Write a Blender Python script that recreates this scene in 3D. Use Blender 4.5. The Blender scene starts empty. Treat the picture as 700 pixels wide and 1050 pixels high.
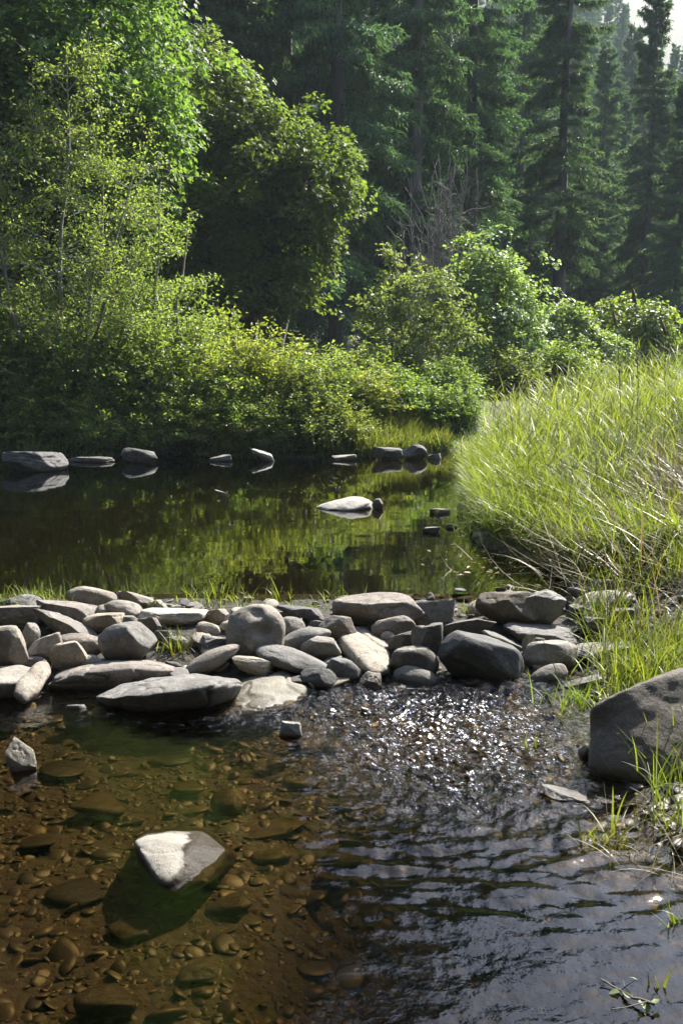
import bpy, bmesh, math, random
import numpy as np
R = math.radians
scene = bpy.context.scene
COL = scene.collection

# ------------------------------------------------------------------ camera
CAMZ, F, PITCH, HW, HH = 1.5, 1020.8, R(7.53), 350.0, 525.0
cam_d = bpy.data.cameras.new("camera"); cam = bpy.data.objects.new("camera", cam_d); COL.objects.link(cam)
cam.location = (0, 0, CAMZ); cam.rotation_euler = (R(90) - PITCH, 0, 0)
cam_d.sensor_fit = 'VERTICAL'; cam_d.sensor_height = 36; cam_d.lens = 35.0
cam_d.clip_end = 3000; cam_d.clip_start = 0.05
scene.camera = cam
cp, sp = math.cos(PITCH), math.sin(PITCH)

def ray(px, py):
    a, b = (px - HW) / F, (HH - py) / F
    return np.array([a, cp + b * sp, -sp + b * cp])
def at(px, py, Y):
    d = ray(px, py); t = Y / d[1]
    return np.array([d[0] * t, Y, CAMZ + d[2] * t])
def on_z(px, py, z):
    d = ray(px, py); t = (z - CAMZ) / d[2]
    return np.array([d[0] * t, d[1] * t, z])
def project(V):
    x, y, z = V[:, 0], V[:, 1], V[:, 2] - CAMZ
    fw = y * cp - z * sp; up = y * sp + z * cp
    return HW + F * x / fw, HH - F * up / fw

# ------------------------------------------------------------------ noise
def vnoise(P, seed=0, octaves=4, freq=1.0, lac=2.0, gain=0.5):
    """value noise, vectorised, about -1..1"""
    P = np.asarray(P, float); out = np.zeros(len(P)); amp = 1.0; tot = 0
    for o in range(octaves):
        Q = P * freq + seed * 17.31 + o * 5.7
        I = np.floor(Q).astype(np.int64); Fr = Q - I; Fr = Fr * Fr * (3 - 2 * Fr)
        acc = 0
        for c in range(2 ** P.shape[1]):
            w = 1.0; h = np.zeros(len(P), np.int64)
            for k in range(P.shape[1]):
                b = (c >> k) & 1
                w = w * (Fr[:, k] if b else 1 - Fr[:, k])
                h = h * 7919 + (I[:, k] + b) * (73856093, 19349663, 83492791)[k]
            h = (h ^ (h >> 13)) * 1274126177; h = (h ^ (h >> 16)) & 0xffff
            acc = acc + w * (h / 32767.5 - 1)
        out += amp * acc; tot += amp; amp *= gain; freq *= lac
    return out / tot
def sstep(a, b, x):
    t = np.clip((x - a) / (b - a), 0, 1); return t * t * (3 - 2 * t)

# ------------------------------------------------------------------ mesh helpers
def mesh_obj(name, V, faces, mat=None, parent=None, smooth=True, tint=None, loc=None):
    """faces: int array (n,k) or list of such arrays"""
    if not isinstance(faces, list): faces = [faces]
    faces = [np.asarray(f, np.int32) for f in faces if len(f)]
    V = np.asarray(V, np.float32)
    me = bpy.data.meshes.new(name)
    me.vertices.add(len(V)); me.vertices.foreach_set('co', V.ravel())
    idx = np.concatenate([f.ravel() for f in faces])
    sizes = np.concatenate([np.full(len(f), f.shape[1], np.int32) for f in faces])
    starts = np.concatenate([[0], np.cumsum(sizes)[:-1]]).astype(np.int32)
    me.loops.add(len(idx)); me.loops.foreach_set('vertex_index', idx)
    me.polygons.add(len(sizes)); me.polygons.foreach_set('loop_start', starts)
    me.polygons.foreach_set('use_smooth', np.full(len(sizes), smooth, bool))
    me.update(calc_edges=True)
    if tint is not None:
        at_ = me.attributes.new('tint', 'FLOAT', 'POINT'); at_.data.foreach_set('value', np.asarray(tint, np.float32))
    if mat: me.materials.append(mat)
    o = bpy.data.objects.new(name, me); COL.objects.link(o)
    if parent: o.parent = parent
    if loc is not None: o.location = [float(v) for v in loc]
    return o
def tag(o, label, cat, group=None):
    o['label'] = label; o['category'] = cat
    if group: o['group'] = group
    return o
def empty(name, loc, rz=0.0, label=None, cat=None, group=None):
    o = bpy.data.objects.new(name, None); COL.objects.link(o)
    o.location = [float(v) for v in loc]; o.rotation_euler = (0, 0, rz); o.empty_display_size = .2
    if label: tag(o, label, cat, group)
    return o
def dup(root, loc, rz=0.0, s=1.0, label=None, group=None, sz=None):
    r = root.copy(); COL.objects.link(r)
    r.location = [float(v) for v in loc]; r.rotation_euler = (0, 0, rz); r.scale = (s, s, s if sz is None else sz)
    if label: r['label'] = label
    if group: r['group'] = group
    elif 'group' in r.keys(): del r['group']
    for ch in list(root.children):
        c = ch.copy(); COL.objects.link(c); c.parent = r
    return r
def tubes(paths, sides=6):
    """paths: list of (points(n,3), radii(n)) -> V, F"""
    Vs, Fs, off = [], [], 0
    a = np.linspace(0, 2 * np.pi, sides, endpoint=False)
    for P, rad in paths:
        P = np.asarray(P, float); rad = np.asarray(rad, float); n = len(P)
        T = np.gradient(P, axis=0); T /= np.linalg.norm(T, axis=1)[:, None] + 1e-9
        ref = np.where(np.abs(T[:, 2:3]) > .9, [[1., 0, 0]], [[0., 0, 1]])
        U = np.cross(T, ref); U /= np.linalg.norm(U, axis=1)[:, None] + 1e-9
        W = np.cross(T, U)
        ring = P[:, None] + rad[:, None, None] * (np.cos(a)[None, :, None] * U[:, None] + np.sin(a)[None, :, None] * W[:, None])
        Vs.append(ring.reshape(-1, 3))
        i = np.arange(n - 1)[:, None] * sides; j = np.arange(sides)[None]
        j2 = (j + 1) % sides
        Fs.append(np.stack([i + j, i + j2, i + sides + j2, i + sides + j], -1).reshape(-1, 4) + off)
        off += n * sides
    return np.concatenate(Vs), np.concatenate(Fs)

# ------------------------------------------------------------------ materials
def mat_new(name):
    m = bpy.data.materials.new(name); m.use_nodes = True
    nt = m.node_tree; nt.nodes.clear()
    out = nt.nodes.new('ShaderNodeOutputMaterial')
    return m, nt, out
class NT:
    def __init__(s, nt): s.nt = nt
    def n(s, typ, **kw):
        nd = s.nt.nodes.new('ShaderNode' + typ)
        for k, v in kw.items():
            if k in nd.inputs: 
                i = nd.inputs[k]
                if hasattr(v, 'is_output') : s.nt.links.new(v, i)
                else: i.default_value = v
            else: setattr(nd, k, v)
        return nd
    def l(s, a, b): s.nt.links.new(a, b)
    def ramp(s, fac, stops):
        r = s.nt.nodes.new('ShaderNodeValToRGB'); el = r.color_ramp.elements
        while len(el) < len(stops): el.new(.5)
        for e, (p, c) in zip(el, stops): e.position = p; e.color = (*c, 1)
        s.l(fac, r.inputs[0]); return r.outputs[0]
    def mix(s, fac, a, b, mode='MIX'):
        m = s.nt.nodes.new('ShaderNodeMix'); m.data_type = 'RGBA'; m.blend_type = mode
        for sock, v in ((m.inputs[0], fac), (m.inputs[6], a), (m.inputs[7], b)):
            if hasattr(v, 'is_output'): s.l(v, sock)
            else: sock.default_value = v if not isinstance(v, tuple) or len(v) == 4 else (*v, 1)
        return m.outputs[2]
    def math(s, op, a, b=0.0):
        m = s.nt.nodes.new('ShaderNodeMath'); m.operation = op
        for sock, v in ((m.inputs[0], a), (m.inputs[1], b)):
            if hasattr(v, 'is_output'): s.l(v, sock)
            else: sock.default_value = v
        return m.outputs[0]

def leaf_material(name, dark, light, trans=.45, rough=.42, tcol=None, spec=.4):
    m, nt, out = mat_new(name); b = NT(nt)
    a = b.n('Attribute', attribute_name='tint')
    c = b.ramp(a.outputs['Fac'], [(0, dark), (1, light)])
    oi = b.n('ObjectInfo')
    hs = b.n('HueSaturation', Color=c); 
    b.l(b.math('ADD', b.math('MULTIPLY', oi.outputs['Random'], .03), .485), hs.inputs['Hue'])
    b.l(b.math('ADD', b.math('MULTIPLY', oi.outputs['Random'], .3), .85), hs.inputs['Value'])
    p = b.n('BsdfPrincipled', Roughness=rough); b.l(hs.outputs[0], p.inputs['Base Color'])
    p.inputs['Specular IOR Level'].default_value = spec
    t = b.n('BsdfTranslucent')
    tc = b.mix(1.0, hs.outputs[0], (tcol or (1.5, 1.45, .6)) + (1,), 'MULTIPLY'); b.l(tc, t.inputs['Color'])
    mx = b.n('MixShader', Fac=trans); b.l(p.outputs[0], mx.inputs[1]); b.l(t.outputs[0], mx.inputs[2])
    b.l(mx.outputs[0], out.inputs['Surface'])
    return m
def bark_material(name, c1, c2, scale=6):
    m, nt, out = mat_new(name); b = NT(nt)
    tc = b.n('TexCoord')
    mp = b.n('Mapping'); b.l(tc.outputs['Object'], mp.inputs[0]); mp.inputs['Scale'].default_value = (1, 1, .18)
    no = b.n('TexNoise', Scale=scale, Detail=6.0, Roughness=.65); b.l(mp.outputs[0], no.inputs['Vector'])
    c = b.ramp(no.outputs['Fac'], [(.3, c1), (.72, c2)])
    p = b.n('BsdfPrincipled', Roughness=.9); b.l(c, p.inputs['Base Color'])
    bu = b.n('Bump', Strength=.6, Distance=.03); b.l(no.outputs['Fac'], bu.inputs['Height']); b.l(bu.outputs[0], p.inputs['Normal'])
    b.l(p.outputs[0], out.inputs['Surface']); return m
def stone_material(name, c1, c2, c3, lichen=(.3, .29, .25), wet=False, moss=None, rough=.8):
    c1, c2, c3, lichen = [tuple(v * ALB for v in c) for c in (c1, c2, c3, lichen)]
    m, nt, out = mat_new(name); b = NT(nt)
    tc = b.n('TexCoord'); oi = b.n('ObjectInfo')
    off = b.n('VectorMath', operation='ADD'); b.l(tc.outputs['Object'], off.inputs[0])
    cb = b.n('CombineXYZ'); 
    for i in range(3): b.l(b.math('MULTIPLY', oi.outputs['Random'], 37.0 + 11 * i), cb.inputs[i])
    b.l(cb.outputs[0], off.inputs[1]); v = off.outputs[0]
    n1 = b.n('TexNoise', Scale=5.0, Detail=5.0, Roughness=.6); b.l(v, n1.inputs['Vector'])
    n2 = b.n('TexNoise', Scale=70.0, Detail=6.0, Roughness=.7); b.l(v, n2.inputs['Vector'])
    n3 = b.n('TexNoise', Scale=16.0, Detail=8.0, Roughness=.7); b.l(v, n3.inputs['Vector'])
    c = b.ramp(n1.outputs['Fac'], [(.3, c1), (.5, c2), (.72, c3)])
    c = b.mix(b.math('MULTIPLY', b.ramp(n3.outputs['Fac'], [(.55, (0, 0, 0)), (.63, (1, 1, 1))]), .6), c, lichen)
    if moss: c = b.mix(b.ramp(n3.outputs['Fac'], [(.4, (0, 0, 0)), (.55, (1, 1, 1))]), c, moss)
    c = b.mix(.75, c, b.ramp(n2.outputs['Fac'], [(.3, (.45, .43, .4)), (.7, (1.2, 1.2, 1.2))]), 'MULTIPLY')
    vo = b.n('TexVoronoi', feature='DISTANCE_TO_EDGE', Scale=5.5); dv = b.mix(.12, v, n3.outputs['Color']); b.l(dv, vo.inputs['Vector'])
    crack = b.math('MULTIPLY', b.ramp(vo.outputs['Distance'], [(.004, (1, 1, 1)), (.022, (0, 0, 0))]), b.ramp(n1.outputs['Fac'], [(.5, (0, 0, 0)), (.6, (1, 1, 1))]))
    c = b.mix(b.math('MULTIPLY', crack, .4), c, (.03, .027, .022, 1))
    sp_ = b.n('TexVoronoi', Scale=26.0); b.l(dv, sp_.inputs['Vector'])
    spots = b.math('MULTIPLY', b.ramp(sp_.outputs['Distance'], [(.2, (1, 1, 1)), (.34, (0, 0, 0))]), b.ramp(n1.outputs['Fac'], [(.52, (0, 0, 0)), (.64, (1, 1, 1))]))
    c = b.mix(b.math('MULTIPLY', spots, .45), c, tuple(v_ * 1.25 for v_ in lichen) + (1,))
    c = b.mix(1.0, c, (1.1, 1.0, .85, 1), 'MULTIPLY')
    hs = b.n('HueSaturation', Color=c); b.l(b.math('ADD', b.math('MULTIPLY', oi.outputs['Random'], .6), .68), hs.inputs['Value'])
    b.l(b.math('ADD', b.math('MULTIPLY', oi.outputs['Random'], .6), .3), hs.inputs['Saturation'])
    c = hs.outputs[0]
    p = b.n('BsdfPrincipled')
    # wet band just above the lower pool: damp stone is darker and glossier up to an uneven tide line
    geo = b.n('NewGeometry'); sx = b.n('SeparateXYZ'); b.l(geo.outputs['Position'], sx.inputs[0])
    lev = b.math('ADD', sx.outputs['Z'], b.math('MULTIPLY', b.math('SUBTRACT', n1.outputs['Fac'], .5), -.12))
    wetf = b.ramp(lev, [(.012, (1, 1, 1)), (.034, (0, 0, 0))]) if not wet else None
    if wet:
        p.inputs['Specular IOR Level'].default_value = .15
        p.inputs['Roughness'].default_value = .36 if 'half' in name else .16; b.l(c, p.inputs['Base Color'])
    else:
        c = b.mix(wetf, c, b.mix(1.0, c, (.4, .37, .33, 1), 'MULTIPLY'))
        b.l(c, p.inputs['Base Color'])
        b.l(b.math('SUBTRACT', rough, b.math('MULTIPLY', wetf, rough - .42)), p.inputs['Roughness'])
    bu = b.n('Bump', Strength=.6, Distance=.017)
    h = b.math('SUBTRACT', b.math('ADD', b.math('MULTIPLY', n2.outputs['Fac'], .35), n3.outputs['Fac']), b.math('MULTIPLY', crack, .5))
    b.l(h, bu.inputs['Height']); b.l(bu.outputs[0], p.inputs['Normal'])
    b.l(p.outputs[0], out.inputs['Surface']); return m

ALB = .8     # damp basalt and sandstone cobbles
M = {}
M['grey'] = stone_material('grey_river_stone', (.13, .122, .105), (.195, .184, .162), (.27, .256, .226))
M['tan'] = stone_material('tan_river_stone', (.17, .15, .12), (.25, .228, .19), (.33, .305, .255))
M['dark'] = stone_material('dark_river_stone', (.075, .07, .063), (.115, .108, .097), (.18, .168, .15), lichen=(.24, .235, .21))
M['pale'] = stone_material('pale_river_stone', (.25, .238, .21), (.34, .325, .29), (.43, .41, .37), lichen=(.46, .44, .4))
M['mauve'] = stone_material('mauve_river_stone', (.115, .097, .086), (.165, .143, .127), (.23, .205, .18))
M['moss'] = stone_material('mossy_river_stone', (.15, .142, .105), (.23, .22, .16), (.3, .29, .22), lichen=(.2, .2, .11))
M['boulder'] = stone_material('bank_boulder_stone', (.07, .054, .034), (.105, .082, .054), (.15, .12, .082), lichen=(.19, .19, .13))
M['sunk'] = stone_material('submerged_stone', (.032, .026, .014), (.058, .048, .024), (.085, .071, .036), lichen=(.11, .09, .03), wet=True)
M['bed'] = stone_material('bed_gravel', (.06, .04, .022), (.13, .085, .045), (.22, .15, .085), lichen=(.25, .2, .12), wet=True)
M['halfwet'] = stone_material('half_wet_stone', (.026, .018, .006), (.046, .033, .012), (.062, .047, .018), lichen=(.06, .05, .022), wet=True)
def dry_patch(m):   # a sun-bleached dry patch with a ragged tide line on the left shoulder of the stone
    nt = m.node_tree; b = NT(nt); p = next(n for n in nt.nodes if n.type == 'BSDF_PRINCIPLED'); src = p.inputs['Base Color'].links[0].from_socket
    tc = b.n('TexCoord'); sx = b.n('SeparateXYZ'); b.l(tc.outputs['Object'], sx.inputs[0])
    n = b.n('TexNoise', Scale=16.0, Detail=9.0, Roughness=.65); b.l(tc.outputs['Object'], n.inputs['Vector'])
    v = b.math('ADD', b.math('MULTIPLY', sx.outputs['X'], -1.0), b.math('MULTIPLY', b.math('SUBTRACT', n.outputs['Fac'], .5), .1))
    f = b.ramp(b.math('ADD', v, b.math('MULTIPLY', sx.outputs['Z'], .25)), [(.012, (0, 0, 0)), (.026, (1, 1, 1))])
    ge = b.n('NewGeometry'); sz = b.n('SeparateXYZ'); b.l(ge.outputs['Position'], sz.inputs[0])
    f = b.math('MULTIPLY', f, b.ramp(b.math('ADD', sz.outputs['Z'], b.math('MULTIPLY', n.outputs['Fac'], .03)), [(.026, (0, 0, 0)), (.034, (1, 1, 1))]))
    b.l(b.mix(f, src, b.mix(n.outputs['Fac'], (.13, .118, .1, 1), (.3, .28, .24, 1))), p.inputs['Base Color']); b.l(b.math('ADD', b.math('MULTIPLY', f, .5), .34), p.inputs['Roughness'])
dry_patch(M['halfwet'])

M['maple'] = leaf_material('maple_leaf', (.07, .125, .03), (.14, .21, .06), trans=.6, rough=.48, tcol=(1.5, 1.5, .6))
M['alder'] = leaf_material('alder_leaf', (.13, .19, .045), (.28, .32, .11), trans=.56, tcol=(1.35, 1.5, .6))
M['willow'] = leaf_material('willow_leaf', (.12, .17, .03), (.29, .31, .08), trans=.58, tcol=(1.45, 1.5, .6))
M['bramble'] = leaf_material('bramble_leaf', (.085, .145, .03), (.2, .255, .065), trans=.55)
M['lime'] = leaf_material('elder_leaf', (.12, .18, .065), (.21, .27, .105), trans=.5)
M['fir'] = leaf_material('fir_needle', (.048, .09, .042), (.105, .165, .075), trans=.42, rough=.55, tcol=(1.2, 1.3, .7))
M['grass'] = leaf_material('grass_blade', (.075, .118, .016), (.2, .222, .045), trans=.52, rough=.45, tcol=(1.3, 1.3, .6))
M['straw'] = leaf_material('dry_straw', (.1, .08, .04), (.25, .21, .12), trans=.3, tcol=(1.1, 1.0, .8))
M['bark'] = bark_material('fir_bark', (.04, .033, .027), (.13, .112, .095))
M['twig'] = bark_material('grey_bark', (.11, .1, .08), (.27, .25, .21))
M['deadwood'] = bark_material('dead_twigs', (.085, .075, .068), (.17, .15, .135))

# ground
def ground_material():
    m, nt, out = mat_new('river_ground'); b = NT(nt)
    geo = b.n('NewGeometry'); sx = b.n('SeparateXYZ'); b.l(geo.outputs['Position'], sx.inputs[0])
    n1 = b.n('TexNoise', Scale=1.3, Detail=8.0, Roughness=.65); b.l(geo.outputs['Position'], n1.inputs['Vector'])
    n2 = b.n('TexNoise', Scale=26.0, Detail=6.0, Roughness=.7); b.l(geo.outputs['Position'], n2.inputs['Vector'])
    vo = b.n('TexVoronoi', Scale=24.0); b.l(geo.outputs['Position'], vo.inputs['Vector'])
    grav = b.ramp(n2.outputs['Fac'], [(.3, (.013, .01, .006)), (.5, (.03, .0225, .013)), (.7, (.055, .042, .025))])
    c_ = b.mix(.7, vo.outputs['Color'], (.5, .5, .5, 1)); grav = b.mix(.5, grav, b.mix(1.0, c_, (.06, .045, .026, 1), 'MULTIPLY'))
    soil = b.ramp(n2.outputs['Fac'], [(.3, (.018, .015, .01)), (.55, (.042, .034, .022)), (.75, (.075, .062, .04))])
    floor = b.ramp(n1.outputs['Fac'], [(.3, (.012, .015, .007)), (.6, (.026, .03, .012)), (.8, (.04, .035, .02))])
    f1 = b.ramp(b.math('ADD', sx.outputs['Z'], b.math('MULTIPLY', n1.outputs['Fac'], .06)), [(.22, (0, 0, 0)), (.3, (1, 1, 1))])
    # soil on the banks, gravel under water, forest floor beyond the far shore
    c = b.mix(f1, grav, soil)
    f2 = b.ramp(b.math('MULTIPLY', sx.outputs['Y'], .02), [(.33, (0, 0, 0)), (.36, (1, 1, 1))])
    c = b.mix(f2, c, floor)
    yy = b.math('ADD', sx.outputs['Y'], b.math('MULTIPLY', n1.outputs['Fac'], .5)); gap_shade = b.math('MULTIPLY', b.ramp(b.math('MULTIPLY', yy, .1), [(.46, (0, 0, 0)), (.475, (1, 1, 1)), (.66, (1, 1, 1)), (.69, (0, 0, 0))]), b.ramp(b.math('ADD', b.math('MULTIPLY', sx.outputs['X'], .1), .5), [(.64, (1, 1, 1)), (.67, (0, 0, 0))]))
    c = b.mix(b.math('MULTIPLY', gap_shade, .8), c, (.022, .019, .014, 1))  # ground painted dark along the dam so gaps between stones look shaded
    p = b.n('BsdfPrincipled', Roughness=.85); b.l(c, p.inputs['Base Color'])
    bu = b.n('Bump', Strength=.7, Distance=.03); b.l(b.math('ADD', n2.outputs['Fac'], b.math('MULTIPLY', vo.outputs['Distance'], -.8)), bu.inputs['Height'])
    b.l(bu.outputs[0], p.inputs['Normal']); b.l(p.outputs[0], out.inputs['Surface']); return m
def water_material(name, tint, bump_scale, bump_strength, dist, rough=.012):
    m, nt, out = mat_new(name); b = NT(nt)
    geo = b.n('NewGeometry')
    n1 = b.n('TexNoise', Scale=bump_scale, Detail=3.0, Roughness=.5); b.l(geo.outputs['Position'], n1.inputs['Vector'])
    at_ = b.n('Attribute', attribute_name='tint')
    bu = b.n('Bump', Distance=dist); b.l(n1.outputs['Fac'], bu.inputs['Height'])
    b.l(b.math('MULTIPLY', at_.outputs['Fac'], bump_strength), bu.inputs['Strength'])
    fr = b.n('Fresnel', IOR=1.333); b.l(bu.outputs[0], fr.inputs['Normal'])
    if tint is None:     # tea-brown water: the deeper, the less of the bed comes through
        ad = b.n('Attribute', attribute_name='depth'); tr = b.n('BsdfTransparent')
        b.l(b.ramp(b.math('MULTIPLY', ad.outputs['Fac'], 2.0), [(0, (.95, .91, .83)), (.2, (.62, .52, .33)), (.42, (.33, .26, .14)), (.8, (.1, .08, .042))]), tr.inputs['Color'])
    else: tr = b.n('BsdfTransparent', Color=(*tint, 1))
    gl = b.n('BsdfGlossy', Color=(1, 1, 1, 1)); b.l(b.math('ADD', rough, b.math('MULTIPLY', b.math('MAXIMUM', b.math('SUBTRACT', at_.outputs['Fac'], .6), 0.0), .055)), gl.inputs['Roughness']); b.l(bu.outputs[0], gl.inputs['Normal'])
    mx = b.n('MixShader'); b.l(fr.outputs[0], mx.inputs[0]); b.l(tr.outputs[0], mx.inputs[1]); b.l(gl.outputs[0], mx.inputs[2])
    b.l(mx.outputs[0], out.inputs['Surface']); return m
M['ground'] = ground_material()
M['low_water'] = water_material('riffle_water', None, 36.0, 1.0, .034)
M['pool_water'] = water_material('pool_water', (.24, .21, .11), 7.0, 1.0, .004, rough=.02)

# ------------------------------------------------------------------ ground
LOWZ, UPZ = 0.0, 0.22
def edge_r(y): return np.interp(y, [0, 2.4, 2.9, 3.15, 3.45, 3.65, 4.5, 5, 6.2, 7, 7.7, 9.3, 16.3, 18, 20, 24, 60],
                                   [1.9, 1.55, 1.18, 1.0, 1.1, 1.0, 1.2, 1.28, 1.45, 1.4, 1.08, 1.16, 1.95, 3.0, 7, 16, 90])
def far_shore(x): return 16.75 + .12 * np.sin(x * 1.7) + .1 * np.sin(x * 4.1 + 1) + np.interp(x, [-30, .5, 2.0, 5, 20, 60], [0, 0, 1.6, 3.0, 7, 18])
def dam_foot(x): return np.interp(x, [-6, -.3, .3, .9, 1.4], [4.42, 4.42, 4.55, 4.75, 4.85])
def hill(x, y):
    base = .06 * np.maximum(y - 19, 0) + np.maximum(y - 50, 0) * .12
    h = base + 78 * sstep(85, 330, y) * np.interp(x, [-200, -40, 60, 140, 260], [1.5, 1.25, .95, .72, .9])
    h = h + np.maximum(-x - 12 - .1 * y, 0) * .25 * sstep(17, 30, y)
    return h
def g(x, y):
    x = np.asarray(x, float); y = np.asarray(y, float); sh = np.broadcast(x, y).shape
    x = np.broadcast_to(x, sh).ravel(); y = np.broadcast_to(y, sh).ravel()
    n = vnoise(np.stack([x, y], 1), 3, 4, .9)
    fine = vnoise(np.stack([x, y], 1), 9, 3, 5.0)
    bed_low = -.13 + .03 * n + .02 * fine - .26 * sstep(-.35, .45, x - .12 * (y - 2.5)) * sstep(4.1, 3.2, y)
    bed_up = -.32 + .08 * n + .02 * fine
    t = y - dam_foot(x)
    bed = np.where(t > 1.6, bed_up, bed_low)
    damz = np.interp(t, [-.15, 0, .35, .7, 1.1, 1.5, 1.9, 2.4], [-.22, -.14, .0, .1, .17, .19, -.2, -.4]) + .02 * fine
    z = np.maximum(bed, np.where((t > -.2) & (t < 2.5), damz, -9))
    # right bank
    dr = x - edge_r(y)
    lev = np.where(y < 5.2, LOWZ, np.where(y < 6.0, LOWZ + (y - 5.2) / .8 * (UPZ), UPZ))
    bank = np.where(dr > 0, lev + .02 + sstep(0, 2.6, dr) * .54 + .03 * n + .015 * fine + np.maximum(dr - 2, 0) * .04,
                    lev + dr * .5)
    z = np.where(dr > -.6, np.maximum(z, bank), z)
    # far bank
    df = y - far_shore(x)
    fb = np.where(df > 0, UPZ + .02 + .5 * sstep(0, 1.6, df) + .12 * n * sstep(0, 2, df) + hill(x, y), UPZ + df * .35)
    z = np.where(df > -1.5, np.maximum(z, fb), z)
    # left ends of the pools
    dl = -x - np.where(y < 5.5, 4.2, 15.0) + .3 * n
    z = np.where(dl > -1, np.maximum(z, UPZ - .02 + dl * .35), z)
    # unseen rise behind the viewer, added to shade out the low sky
    z = np.where(y < .8, np.maximum(z, -.1 + (.8 - y) * .15 + np.maximum(-y - 8, 0) * .35), z)
    return z.reshape(sh)
def g1(x, y): return float(g(np.array([x]), np.array([y]))[0])

xs = np.concatenate([np.linspace(-420, -60, 19), np.linspace(-55, -10, 24), np.linspace(-9.5, -2.2, 50), np.arange(-2.15, 2.3, .035), np.linspace(2.35, 9, 60), np.linspace(9.5, 60, 36), np.linspace(70, 420, 18)])
ys = np.concatenate([np.linspace(-60, -4, 12), np.linspace(-3, 1.6, 16), np.arange(1.65, 7.2, .035), np.linspace(7.3, 20, 120), np.linspace(20.5, 60, 60), np.linspace(64, 420, 60)])
X, Y = np.meshgrid(xs, ys); Z = g(X, Y)
def grid_faces(nx, ny):
    i = np.arange(ny - 1)[:, None] * nx + np.arange(nx - 1)[None]
    return np.stack([i, i + 1, i + nx + 1, i + nx], -1).reshape(-1, 4)
o = mesh_obj('ground', np.stack([X, Y, Z], -1).reshape(-1, 3), grid_faces(len(xs), len(ys)), M['ground']); o['kind'] = 'structure'

# ------------------------------------------------------------------ water
rng = np.random.default_rng(5)
def waves(x, y):
    P2 = np.stack([x, y], 1)
    warp = vnoise(P2, 21, 3, 1.6) * .5
    warp2 = vnoise(P2, 22, 3, 3.1) * .25
    riff = np.exp(-(((x - .42) / .55) ** 2 + ((y - 4.35) / .55) ** 2)) + .55 * np.exp(-(((x - .45) / .42) ** 2 + ((y - 3.7) / .4) ** 2))
    riff = np.clip(riff + .35 * np.exp(-(((x + .6) / .6) ** 2 + ((y - 4.35) / .16) ** 2)), 0, 1.15)
    flow = sstep(-.75, .35, x + .25 * (y - 2.6) * -.4 + .25 * vnoise(P2, 31, 2, 1.3))
    flow = np.clip(flow, 0, 1)
    z = np.zeros(len(x))
    # travelling ripples spreading from the riffle toward the viewer
    for lam, amp, cx_, cy_ in ((.17, .6, .25, 4.5), (.135, .6, .75, 4.4), (.11, .6, -.15, 4.9), (.092, .5, 1.3, 4.0), (.078, .45, .5, 4.3), (.064, .34, 1.9, 2.9), (.055, .26, -.6, 4.6), (.044, .16, .9, 4.1)):
        k = 2 * np.pi / lam; d_ = np.hypot(x - cx_, (y - cy_) * 1.0)
        ph = k * (d_ + warp * (.14 + lam * 1.2) + warp2 * .14)
        s = np.sin(ph); z += amp * (s + .25 * np.sin(2 * ph + 1)) * .0056 * (.6 + .6 * vnoise(P2 + lam * 40, 43, 2, 2.0))
    z *= .55
    Q = P2 + np.stack([warp, warp2], 1) * .25; Q = Q @ np.array([[.97, -.24], [.24, .97]])
    z += vnoise(Q * [.45, 1], 44, 1, 14.0) * .0052 + vnoise(Q * [.5, 1] + 7, 45, 1, 25.0) * .0034 + vnoise(Q * [.7, 1] + 3, 46, 2, 40.0) * .0016
    patch = .55 + .45 * vnoise(P2, 41, 2, 2.2)
    z *= (.12 + 1.15 * flow * (.45 + patch)) * np.interp(y, [1.9, 2.5, 3.1], [.26, .48, 1.0]) 
    chop = vnoise(P2, 51, 3, 13.0) * .02 + vnoise(P2, 52, 2, 26.0) * .017 + np.abs(vnoise(P2, 53, 2, 9.0)) * .012
    z += riff * chop * 1.9
    bump = np.clip(.03 + .05 * flow + 1.5 * riff, 0, 1.6)
    return z, bump
wx = np.concatenate([np.linspace(-6, -1.75, 18), np.arange(-1.7, 1.6, .011), np.linspace(1.65, 3, 5)])
wy = np.concatenate([np.linspace(-1.5, 1.55, 12), np.arange(1.6, 5.15, .0115)])
X, Y = np.meshgrid(wx, wy); z, bmp = waves(X.ravel(), Y.ravel())
o = mesh_obj('water', np.stack([X.ravel(), Y.ravel(), LOWZ + z], -1), grid_faces(len(wx), len(wy)), M['low_water'], tint=bmp); da = o.data.attributes.new('depth', 'FLOAT', 'POINT'); da.data.foreach_set('value', np.clip(-g(X.ravel(), Y.ravel()), 0, 1).astype(np.float32)); o['kind'] = 'structure'
wx = np.concatenate([np.linspace(-24, -7, 18), np.arange(-6.6, 3.2, .07), np.linspace(3.4, 30, 24)])
wy = np.concatenate([np.arange(5.9, 10, .05), np.linspace(10.1, 17.5, 70), np.linspace(18, 26, 10)])
X, Y = np.meshgrid(wx, wy); P2 = np.stack([X.ravel(), Y.ravel()], 1)
z = .0009 * vnoise(P2 * [1, 2.2], 61, 3, 1.2)
bmp = np.clip(.10 + .10 * vnoise(P2, 62, 2, .5), .03, .3)
V = np.stack([X.ravel(), Y.ravel(), UPZ + z], -1)
o = mesh_obj('pool', V, grid_faces(len(wx), len(wy)), M['pool_water'], tint=bmp); o['kind'] = 'structure'
o.name = 'water_pool'

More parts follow.
